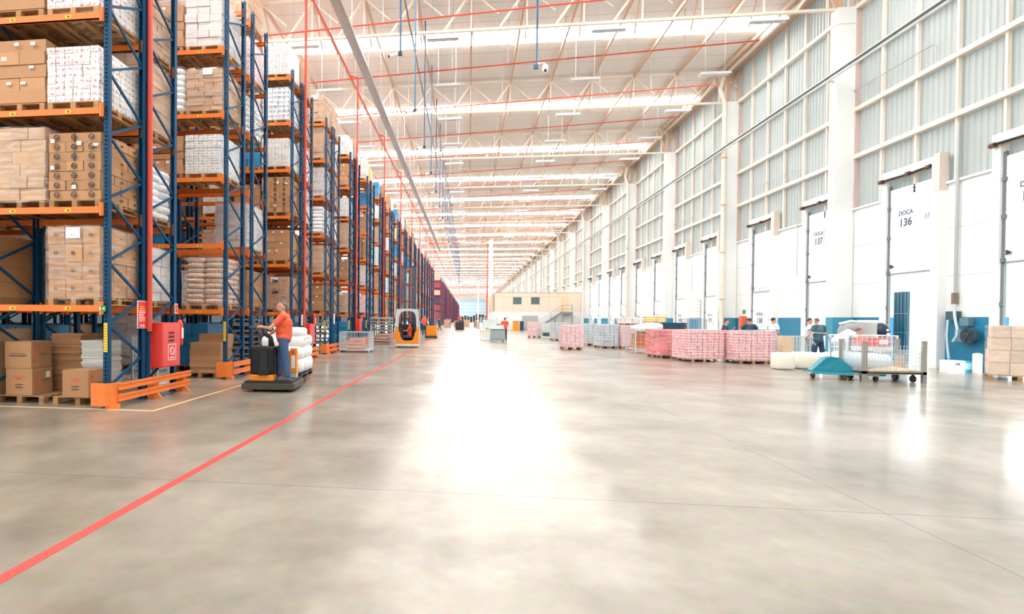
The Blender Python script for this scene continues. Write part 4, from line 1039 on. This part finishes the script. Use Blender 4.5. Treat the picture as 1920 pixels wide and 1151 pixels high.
b=MB(); b.box(13.6,14.75,-.03,0,2.8,4.9,M('door_tan',(.85,.62,.38),.5)); b.build('door',r)
b=MB(); b.box(8.0,10.35,-.04,0,0,2.2,M('grey_shutter',(.50,.50,.52),.5))
for k in range(24): b.box(8.0+k*.098,8.02+k*.098,-.05,-.04,0,2.2,M('shutter_rib',(.38,.38,.40),.5))
b.build('shutter',r)
b=MB(); b.box(5.3,6.0,-.03,0,1.7,2.1,M('notice_pale',(.75,.72,.70),.7)); b.build('notice_board',r)
r=empty('steel_staircase',(0,OY,0),0,'grey steel staircase with handrails up to the office door','stairs'); st=M('stair_grey',(.22,.26,.28),.5)
xa,xb,za,zb=11.35,13.6,1.25,2.75
b=MB()
for y in (-1.3,-.35): b.bar((xa-1.0,y,.45),(xb,y,zb-.1),.06,.28,st)
for k in range(9): t=k/8; b.box(xa-1.0+(xb-xa+1.0)*t-.1,xa-1.0+(xb-xa+1.0)*t+.16,-1.3,-.35,.45+(zb-.45)*t,.49+(zb-.45)*t,st)
b.build('stair_flight',r)
b=MB(); b.box(xb,xb+1.5,-1.4,-.02,zb-.3,zb,st); b.build('landing',r)
for x,y in ((xb+.05,-1.35),(xb+1.4,-1.35),(xb-.9,-.8)):
    b=MB(); b.box(x-.06,x+.06,y-.06,y+.06,0,zb-.3 if x>xb else zb-.9,st); b.build('support_post',r)
b=MB()
for y in (-1.35,):
    for h in (.5,1.0): b.bar((xa-1.0,y,.45+h),(xb,y,zb+h),.05,.05,st); b.bar((xb,y,zb+h),(xb+1.45,y,zb+h),.05,.05,st)
    for t in (0,.5,1): b.box(xa-1.0+(xb-xa+1)*t-.03,xa-1.0+(xb-xa+1)*t+.03,y-.03,y+.03,.45+(zb-.45)*t,1.45+(zb-.45)*t,st)
    b.box(xb+1.4,xb+1.46,y-.03,y+.03,zb,zb+1,st)
for h in (.5,1.0): b.bar((xb+1.43,-1.35,zb+h),(xb+1.43,-.05,zb+h),.05,.05,st)
b.build('handrail',r)
for i,(u,w,m) in enumerate(((964,.9,truck_or),(974,.5,navy))):
    p=G(u,618.5); b=MB(); b.box(-w/2,w/2,-.3,.3,0,1.3,m); b.box(-w/2,w/2,-.32,.3,1.3,1.36,dark); o=b.build('wheeled_bin'); o.location=(p.x,82.5,0); tag(o,['orange bin standing against the white office wall','dark bin beside the orange bin at the office'][i],'bin')
# far pale cartons in mid aisle and dark machines at the far wall
for i in range(6):
    o=place('label' if i%2 else 'pale2',(-6.1+1.7*i*1.05+2.2,101,.001),'%s brown carton pallet in the far row across the aisle'%['leftmost','second','third','fourth','fifth','rightmost'][i],'far row of carton pallets')
b=MB(); q=random.Random(4)
for i in range(16): b.box(-1.5+i*1.3,-.5+i*1.3,0,1,0,q.uniform(2.5,4),dark)
o=b.build('distant_goods'); o.location=(-3,250,0); tag(o,'low dark heap of goods across the far end of the hall','goods',None,'stuff')
# ================================================================ GOODS AT THE DOCKS
kind('r_pink','pink',1.2,lambda r,W,D,H:stack_mb(5,5,12,W,D,H,pinkl,.01).build('pack_stack',r),True,1.16,1.25)
kind('r_red','red',1.24,lambda r,W,D,H:stack_mb(3,4,14,W,D,H,M('wrapped_red_packs',(.82,.25,.25),.35,island=.5,noise=.2,scale=6),.012).build('pack_stack',r),True,1.2,1.25)
kind('r_juice','juice',1.28,lambda r,W,D,H:stack_mb(7,7,9,W,D,H,pinkp,.008,gap=.008).build('pack_stack',r),True,1.5,1.25)
kind('r_grey','grey',1.2,lambda r,W,D,H:stack_mb(4,4,5,W,D,H,greyp,.008,gap=.01).build('pack_stack',r),True,1.1,1.15)
kind('r_top','low',.42,lambda r,W,D,H:stack_mb(5,5,3,W,D,H,whitep,.02).build('pack_stack',r),True,1.15,1.2)
kind('r_bags','bags',.55,lambda r,W,D,H:sacks(M('yellow_orange_bags',(.9,.68,.30),.5,island=.4),4)(r,W,D,H),True,1.15,1.2)
GR='pallet loads waiting by the docks'
place('r_pink',(5.72,31.75,0),'pink film-wrapped pallet standing alone nearest the open aisle',GR)
place('r_pink',(5.95,50.9,0),'small far pink pallet in front of the office shutter',GR,0,1.05)
place('r_grey',(7.85,36.8,0),'blue-grey pallet just right of the lone pink pallet',GR,0,1.05)
place('r_grey',(8.05,33.6,0),'blue-grey pallet with visible carton rows beside pale pink pallet',GR,.1,1.05)
place('r_pink',(8.55,32.4-.0,0),'pale pink pallet behind the caged brown cartons',GR) if 0 else None
place('r_pink',(9.25,33.4,0),'pale pink pallet behind the caged brown cartons',GR,.12)
place('r_red',(8.75,25.9,0),'strong red film-wrapped pallet next to the brown cartons cage',GR,.14,.9)
place('r_juice',(9.32,23.85,0),'big pink juice pack pallet right of the strong red one',GR,.1,.9)
place('r_juice',(10.95,23.35,0),'big pink juice pack pallet in front of two navy-shirted people',GR,.02,.89)
# second row behind
place('r_red',(10.6,38.4,0),'red pallet in second row under mixed white goods',GR,0,.9)
place('r_top',(10.6,38.4,1.28),'low layer of mixed white and red goods topping back row',GR)
place('r_pink',(12.3,38.5,0),'pink pallet in second row under yellow bags',GR,0,.9)
place('r_bags',(12.3,38.5,1.24),'yellow and orange bags piled on the second row pallet',GR)
place('r_grey',(7.0,44.5,0),'grey pallet far back between pink pallets',GR)
place('r_top',(9.35,41.5,0),'low mixed goods pallet far back near dock doors',GR,0,2.2)
place('r_red',(13.8,42,0),'reddish pallet far back against the dock doors',GR,0,.9)
# crate shelf trolley at far
r=mesh_cage('roll_cage',(7.1,49.4,0),1.5,1.1,1.35,'pale green-grey crate trolley with orange bag beside far pink pallet','roll cage',0,M('pale_green_steel',(.55,.68,.62),.4),8,3,.16)
b=MB(); b.box(-.6,.1,-.45,.3,.2,.5,navy); b.box(-.6,.6,-.45,.4,.6,1.3,M('pale_green_crates',(.62,.75,.70),.5)); o=b.build('crate_pile'); o.location=(7.1,49.4,0); tag(o,'pale green crates over navy boxes in the far trolley','crates')
b=MB(); sell(b,(0,0,.25),(.35,.3,.28),truck_or,.6); o=b.build('orange_bag',smooth=True); o.location=(7.45,48.6,0); tag(o,'orange bag lying at the foot of the far crate trolley','bag')
# cage with brown cartons
mesh_cage('roll_cage',(8.75,28.9,0),1.3,1.2,1.25,'grey roll cage holding brown cartons and white bags','roll cage',.1,palesteel,5,0,.22)
for i,(x,y,z,w,h) in enumerate(((-.3,-.2,.25,.55,.38),(.3,-.2,.25,.55,.36),(-.28,-.2,.65,.5,.34),(.3,-.2,.63,.56,.38))):
    b=MB(); b.box(-w/2,w/2,-.25,.4,0,h,carton); b.box(-.15,.2,-.254,-.25,h*.4,h*.75,ink if i==3 else redink)
    o=b.build('cardboard_box'); o.location=(8.75+x,28.9+y,z); tag(o,'brown carton in the roll cage, %s'%['lower left','lower right','upper left','upper right with black panel'][i],'box')
b=MB(); sell(b,(0,0,.2),(.6,.5,.22),sackw,.7); sell(b,(.5,.3,.3),(.5,.4,.2),sackw,.7); o=b.build('white_bag',smooth=True); o.location=(8.75,28.95,1.03); tag(o,'crumpled white bags topping the caged brown cartons','bag')
# navy crate
r=empty('navy_crate',(10.95,31.6,0),0,'long dark navy ribbed container behind the pink pallets','container')
b=MB(); b.poly([(-.62,-.4,.95),(.7,-.4,.95),(.7,-.4,1.53),(-.78,-.4,1.53)],(0,.8,0),navy)
for k in range(11): x=-.66+k*.13; b.box(x,x+.025,-.425,-.4,.97,1.5,M('navy_rib',(.035,.09,.16),.5))
b.build('crate_body',r); b=MB(); b.box(-.6,.7,-.38,.38,0,.95,greyw); b.build('crate_base',r)
r=mesh_cage('grey_cage',(12.0,31.2,0),.9,.9,1.75,'grey caged rack beside the navy ribbed container','roll cage',0,steel,6,2,.15)
# long mesh table trolley
mesh_cage('mesh_table',(12.25,23.3,0),1.55,.9,1.08,'pale blue mesh table trolley right of the juice pallets','mesh trolley',0,palesteel,16,1,.42)
b=MB(); b.box(-.15,.28,-.2,.2,0,.62,M('peach_board',(.88,.60,.36),.6)); o=b.build('peach_board'); o.location=(12.35,23.35,.445); tag(o,'peach coloured board standing inside the mesh table trolley','board')
b=MB(); sell(b,(-.35,0,.12),(.3,.3,.14),M('salmon_bundle',(.85,.42,.33),.6),.6); o=b.build('red_bundle',smooth=True); o.location=(12.0,23.3,0.0); tag(o,'reddish bundle on the floor under the mesh table trolley','bundle')
mesh_cage('roll_cage',(11.95,24.9,0),.5,.8,1.3,'narrow blue roll cage behind the mesh table trolley','roll cage',0,M('cage_blue',(.10,.28,.45),.5),6,5,.15)
# cream containers
for i,(u0,u1,v,y) in enumerate(((1463,1493,694,20.4),(1496,1535,692,20.9))):
    p0,p1=G(u0,v),G(u1,v); w=(p1.x-p0.x)/2*(1.02); b=MB()
    sell(b,((p0.x+p1.x)/2,y,.29),(abs(w) if i==0 else abs(w)*1.0,.28,.29),cream,.28,20,10)
    tag(b.build('cream_container',smooth=True),['cream rounded plastic container on the floor, left one','wider cream rounded container beside the teal hand truck'][i],'container')
# teal hand truck
r=empty('hand_truck',(10.35,17.3,0),.0,'teal and grey platform hand truck lying near the mesh trolley','hand truck')
b=MB(); b.bar((-.55,.1,.18),(1.0,-.35,.17),.55,.05,steel); b.bar((-.55,-.2,.2),(1.1,-.6,.19),.06,.07,cbl); b.bar((-.5,.3,.2),(1.1,-.1,.19),.06,.07,cbl); b.build('platform',r)
b=MB(); b.poly([(-.48,-.05,.23),(.62,-.25,.23),(.22,-.12,.62),(.02,-.10,.65),(-.12,-.08,.60)],(.05,.3,0),M('teal_board',(.005,.22,.30),.45)); b.build('teal_wedge',r)
for x,y in ((-.3,.2),(.25,-.3),(.95,-.45),(.9,0)):
    b=MB(); b.tube([(x-.03,y,.075),(x+.03,y,.075)],.075,M('caster_brown',(.16,.10,.08),.6),14); b.bar((x,y,.08),(x,y,.17),.04,.04,dark); b.build('caster',r)
b=MB(); b.tube([(.45,.6,.2),(.42,.65,1.15),(.3,.65,1.3),(-.05,.62,1.32),(-.15,.62,1.2),(0,.62,.95)],.02,steel,8); b.build('handle',r)
# big low mesh trolley with tall corner posts
r=empty('mesh_trolley',(0,0,0),0,'large low mesh trolley with tall posts holding flat cardboard','mesh trolley')
TX0,TX1,TY0,TY1=10.83,12.40,16.6,17.65
b=MB()
rust=M('trolley_grey_brown',(.36,.34,.29),.5,.3)
b.box(TX0,TX1,TY0,TY0+.06,.22,.30,rust); b.box(TX0,TX1,TY1-.06,TY1,.22,.30,rust); b.box(TX0,TX0+.06,TY0,TY1,.22,.30,rust); b.box(TX1-.06,TX1,TY0,TY1,.22,.30,rust); b.box(TX0,TX1,TY0,TY1,.24,.27,rust); b.build('base_frame',r)
for x,y,h in ((TX0,TY0,1.12),(TX1-.09,TY0,1.15),(TX0,TY1-.09,1.15),(TX1-.09,TY1-.09,1.18)):
    b=MB(); b.box(x,x+.09,y,y+.09,.0,h,rust); b.build('corner_post',r)
for nm,(ax,L0_,L1_,f,h) in {'a':('x',TX0,TX1,TY0+.04,1.0),'b':('y',TY0,TY1,TX0+.03,1.05),'c':('y',TY0,TY1,TX1-.05,.85)}.items():
    b=MB(); n=20
    for i in range(n+1):
        q_=L0_+(L1_-L0_)*i/n
        if nm=='a' and i>n*.55 and 0: continue
        if ax=='x': b.box(q_-.004,q_+.004,f,f+.008,.3,h,palesteel)
        else: b.box(f,f+.008,q_-.004,q_+.004,.3,h,palesteel)
    for j in range(7):
        z=.35+(h-.35)*j/6
        if ax=='x': b.box(L0_,L1_,f,f+.008,z-.004,z+.004,palesteel)
        else: b.box(f,f+.008,L0_,L1_,z-.004,z+.004,palesteel)
    b.build('wire_side',r)
for x,y in ((TX0+.15,TY0+.2),(TX1-.2,TY0+.2),(TX0+.2,TY1-.2),(TX1-.2,TY1-.2)):
    b=MB(); b.tube([(x-.03,y,.09),(x+.03,y,.09)],.09,dark,14); b.bar((x,y,.09),(x,y,.24),.05,.05,dark); b.build('caster',r)
b=MB(); b.add([(TX0+.1,16.7,.305),(TX1-.1,16.7,.305),(TX1-.1,17.5,.31),(TX0+.1,17.5,.31),(TX0+.1,16.7,.315),(TX0+.85,16.9,.44),(TX1-.1,16.7,.325),(TX1-.1,17.5,.33),(TX0+.1,17.5,.33)],[(0,1,2,3),(4,5,6,1,0),(4,5,8),(5,6,7,8)],M('peach_card',(.86,.62,.42),.6)); o=b.build('cardboard_sheet'); tag(o,'flat peach cardboard sheet lying on the low mesh trolley','cardboard')
b=MB(); b.box(AY(1680,690,17.2).x,12.28,17.2,17.23,.34,.72,M('grey_brown_card',(.56,.45,.35),.7)); tag(b.build('cardboard_sheet'),'upright brown cardboard sheet at right end of low mesh trolley','cardboard')
# container cages behind
whf=M('white_pipe_frame',(.82,.88,.92),.35)
mesh_cage('mesh_container',((at(1562,640,19.9)+at(1676,640,19.9))/2+.3,20.4,0),1.5,.9,1.22,'white framed mesh container full of goods behind the low trolley','mesh container',0,whf,10,4,.15)
b=MB(); q=random.Random(9)
for i in range(5): sell(b,(-.7+.35*i,0,.25+.05*(i%2)),(.24,.4,.2),[sackw,M('pale_green_film',(.72,.82,.8),.3)][i%2],.6)
o=b.build('bagged_goods',smooth=True); o.location=(13.0,20.4,.17); tag(o,'white and pale green bagged goods inside the white framed container','goods')
b=MB(); b.box(-.35,.35,-.3,.3,0,.3,M('red_white_box',(.80,.22,.20),.5)); b.box(.02,.3,-.304,-.3,.08,.24,paper); o=b.build('red_box'); o.location=(at(1635,620,20.4),20.4,.83); tag(o,'red and white box on top in the white framed container','box')
b=MB(); b.box(-.42,.42,-.35,.35,0,.14,white); o=b.build('white_tray'); o.location=(at(1635,620,20.4),20.4,.685); tag(o,'white tray supporting the red and white box','tray')
b=MB(); sell(b,(0,0,.2),(.45,.45,.23),whf,.6); b.box(-.3,.3,-.3,.3,0,.05,whf); o=b.build('white_cushion',smooth=True); o.location=(11.35,17.25,.34); tag(o,'white bag lying in the low mesh trolley at left','bag')
# white drum on a stand
r=empty('white_drum',(at(1627,600,21.7),21.7,0),0,'tall white plastic drum standing against the blue wall base','drum')
b=MB(); b.tube([(0,0,.75),(0,0,1.6),(0,0,1.62),(0,0,1.72)],[.25,.26,.30,.29],white,20); b.build('drum_body',r,True)
b=MB(); b.box(-.28,.28,-.28,.28,0,.75,whf); b.build('stand',r)
b=MB(); sell(b,(0,0,.5),(.42,.3,.5),M('grey_canvas',(.33,.33,.34),.8),.7); b.tube([(-.4,0,.95),(0,0,1.06),(.4,0,1.0)],.05,white,8); o=b.build('canvas_sack',smooth=True); o.location=(at(1596,600,22.5),22.5,.62); tag(o,'dark grey canvas sack slumped behind the bending person','sack')
b=MB(); b.box(-.4,.4,-.3,.3,0,.62,greyw); o=b.build('grey_box'); o.location=(at(1596,600,22.5),22.5,0); tag(o,'grey box under the dark canvas sack','box')
b=MB(); b.ell((0,0,.0),(.30,.28,.30),M('navy_ball',(.01,.03,.06),.3),16,12); b.ell((.06,-.27,.03),(.05,.03,.05),paper,8,6); b.ell((.09,-.26,-.12),(.07,.03,.06),paper,8,6); b.box(-.05,.05,-.1,.28,-1.3,-.2,dark); o=b.build('round_hose_drum',smooth=False); o.location=(at(1651,600,22.2),22.2,1.33); tag(o,'round dark device on a post against the blue wall base','device')
# box and crate at the open dock
r=empty('cardboard_box',(15.75,20.1,0),0,'white cardboard box with blue letters at the open dock door','box'); b=MB(); b.box(-.22,.22,-.2,.2,0,.42,paper); b.build('carton',r); text('3M',.13,(0,-.203,.31),(PI/2,0,0),M('faint_blue',(.3,.45,.6),.6),r)
b=MB(); b.box(-.3,.3,-.2,.2,0,.38,M('sky_blue_plastic',(.05,.42,.68),.35)); b.box(-.27,-.02,-.21,-.2,.08,.34,M('dark_blue_label',(.02,.12,.25),.4)); b.box(.05,.27,-.205,-.2,.1,.32,M('pale_label',(.45,.75,.88),.4)); o=b.build('blue_crate'); o.location=(16.3,20.6,0); tag(o,'bright blue crate against the blue wall base','crate')
b=MB(); b.tube([(17.0,20.3,0),(17.0,20.3,.62),(17.0,20.3,.64),(17.0,20.3,.66)],[.12,.12,.10,.02],white,16); o=b.build('white_cylinder',smooth=False); o.location=(-.35,.0,0); tag(o,'white upright roll on the floor by the blue wall','roll')
# electrics and fan on the wall
r=empty('electrical_conduit',(0,0,0),0,'grey conduit with switch boxes and pale hose beside the open dock','conduit')
b=MB(); b.tube([(16.9,21.5,8.6),(16.9,21.5,2.35)],.05,steel,8); b.box(16.82,16.95,21.44,21.56,2.3,2.7,M('brown_box',(.2,.15,.12),.6)); b.build('conduit_pipe',r)
b=MB(); b.box(16.8,16.98,21.35,21.75,1.75,2.05,M('dark_box',(.04,.09,.12),.5)); b.box(16.8,16.98,20.85,21.2,1.55,1.82,M('blue_grey_box',(.12,.22,.28),.5)); b.build('switch_box',r)
b=MB(); b.tube([(16.78,21.62,1.75),(16.75,21.62,1.2),(16.75,21.58,.8),(16.7,21.45,.38)],.035,M('pale_hose',(.55,.65,.72),.5),8); b.tube([(16.78,21.4,2.3),(16.75,21.3,1.8),(16.72,21.15,1.4),(16.7,21.15,1.2),(16.7,21.3,1.0)],.04,M('pale_hose'),8); b.build('hose',r)
r=empty('wall_fan',(16.85,20.85,1.22),0,'dark round fan motor mounted on the blue wall base','fan')
b=MB(); b.box(-.15,.1,-.05,.4,-.22,.2,M('blue_grey_box')); b.build('motor',r)
b=MB(); b.tube([(-.2,-.15,0),(-.05,-.15,0)],.28,M('dark_blue_fan',(.01,.05,.08),.5),20); b.tube([(-.23,-.15,0),(-.2,-.15,0)],[.06,.1],dark,10); b.build('fan_housing',r)
b=MB()
for k in range(5): a=2*PI*k/5; b.bar((-.21,-.15,0),(-.21,-.15+.24*math.cos(a),.24*math.sin(a)),.015,.07,dark)
b.build('fan_blade',r)
# fire point by the second column
b=MB(); b.box(0,.3,0,.35,0,1.35,M('fire_box_red',(.88,.16,.06),.4)); o=b.build('fire_cabinet'); o.location=(12.15,25.9,0) if 0 else (16.69,36.2,.6); tag(o,'tall orange-red fire box on the wall behind the navy-shirted people','fire cabinet')
b=MB(); b.box(0,.02,0,.35,0,.25,green); o=b.build('exit_sign'); o.location=(16.975,36.35,2.1); tag(o,'small green sign above the orange-red fire box','sign')
b=MB(); b.box(0,.02,0,.25,0,.7,red); o=b.build('fire_sign'); o.location=(16.93,38.9,2.0); tag(o,'narrow red sign on the wall beside the beige downpipe','sign')
b=MB(); b.box(0,.02,0,.6,0,1.3,paper); 
for k in range(5): b.box(-.004,0,.05,.55,.1+.25*k,.2+.25*k,M('salmon_print',(.9,.5,.35),.6))
o=b.build('notice'); o.location=(16.93,42.9,1.95); tag(o,'tall salmon printed notice beside dock door','notice')
# far right carton pallet
r=empty('pallet_load',(16.06,18.30,0),-.62,'tall pallet of pale brown cartons at the right edge','pallet load')
b=pallet_mb(1.25,1.2); b.build('pallet',r)
b=MB(); q=random.Random(2)
for k,(x0,w) in enumerate(((-.62,1.25),(-.62,1.25),(-.58,1.2),(-.56,1.1))):
    for i in range(3):
        for j in range(2): b.box(x0+w/3*i+.005,x0+w/3*(i+1)-.005,-.6+.6*j+.005,-.6+.6*(j+1)-.005,.147+.36*k,.147+.36*(k+1)-.01,M('pale_tan_carton',(.72,.55,.42),.6,island=.2,noise=.08))
b.build('carton_stack',r); put('stretch_film',film_mesh(1.22,1.2,1.42,77),r)
# ================================================================ PEOPLE AT THE DOCKS
person((at(1360,600,26),26,0),.9,'person in navy t-shirt, face visible, behind the juice pallets',dict(head=(.03,-.04,1.635),el=[(-.26,-.08,1.18),(.28,-.1,1.16)],wr=[(-.1,-.3,1.2),(.12,-.32,1.35)]),navy,navy,.02,H=1.72)
person((at(1405,600,25.2),25.2,0),PI-.1,'person in navy t-shirt seen from behind, arms apart',dict(el=[(-.36,-.0,1.2),(.36,-.02,1.2)],wr=[(-.44,-.15,.98),(.42,-.15,1.0)]),navy,navy,.02,H=1.78)
person((at(1465,600,23.9),24.5,0),1.9,'dark-haired person in pale blue shirt looking right, behind mesh table',dict(el=[(-.25,-.02,1.15),(.27,-.05,1.14)],wr=[(-.1,-.26,1.05),(.14,-.28,1.06)]),paleb,M('pale_jeans',(.45,.6,.72),.8),.02,H=1.80)
person((at(1518,600,24.2),24.2,0),1.0,'person in pale shirt mostly hidden behind the man in shorts',dict(el=[(-.28,-.06,1.2),(.3,-.08,1.2)],wr=[(-.15,-.25,1.0),(.15,-.28,1.05)]),paleb,navy,.02,H=1.78)
person((at(1535,600,22.2),22.2,0),PI+.25,'person in dark teal t-shirt and navy shorts, back to camera',dict(an=[(-.24,.05,.09),(.16,-.04,.09)],kn=[(-.17,.0,.5),(.12,-.04,.5)],head=(.0,-.09,1.62),neck=(0,-.04,1.47),el=[(-.31,-.02,1.15),(.31,-.02,1.15)],wr=[(-.24,-.25,1.02),(.26,-.22,1.02)]),teal,navy,.018,True,H=1.80,hair=hairg)
person((at(1580,610,21.35),21.45,0),1.2,'person in white shirt bending forward over the mesh container',dict(pel=(0,.12,.95),chest=(0,-.2,1.18),neck=(0,-.38,1.25),head=(0,-.50,1.28),sh=[(-.18,-.3,1.22),(.18,-.3,1.22)],el=[(-.22,-.42,.98),(.22,-.42,.98)],wr=[(-.15,-.52,.78),(.15,-.52,.78)],hip=[(-.09,.1,.93),(.09,.1,.93)]),M('white_shirt',(.78,.84,.88),.8),M('pale_jeans'),.02,H=1.8,hair=hairg)
# drop unused prototypes
for kn,(r,look,used) in KIND.items():
    if not used[0]:
        for ch in list(r.children):
            for g in list(ch.children): bpy.data.objects.remove(g)
            bpy.data.objects.remove(ch)
        bpy.data.objects.remove(r)
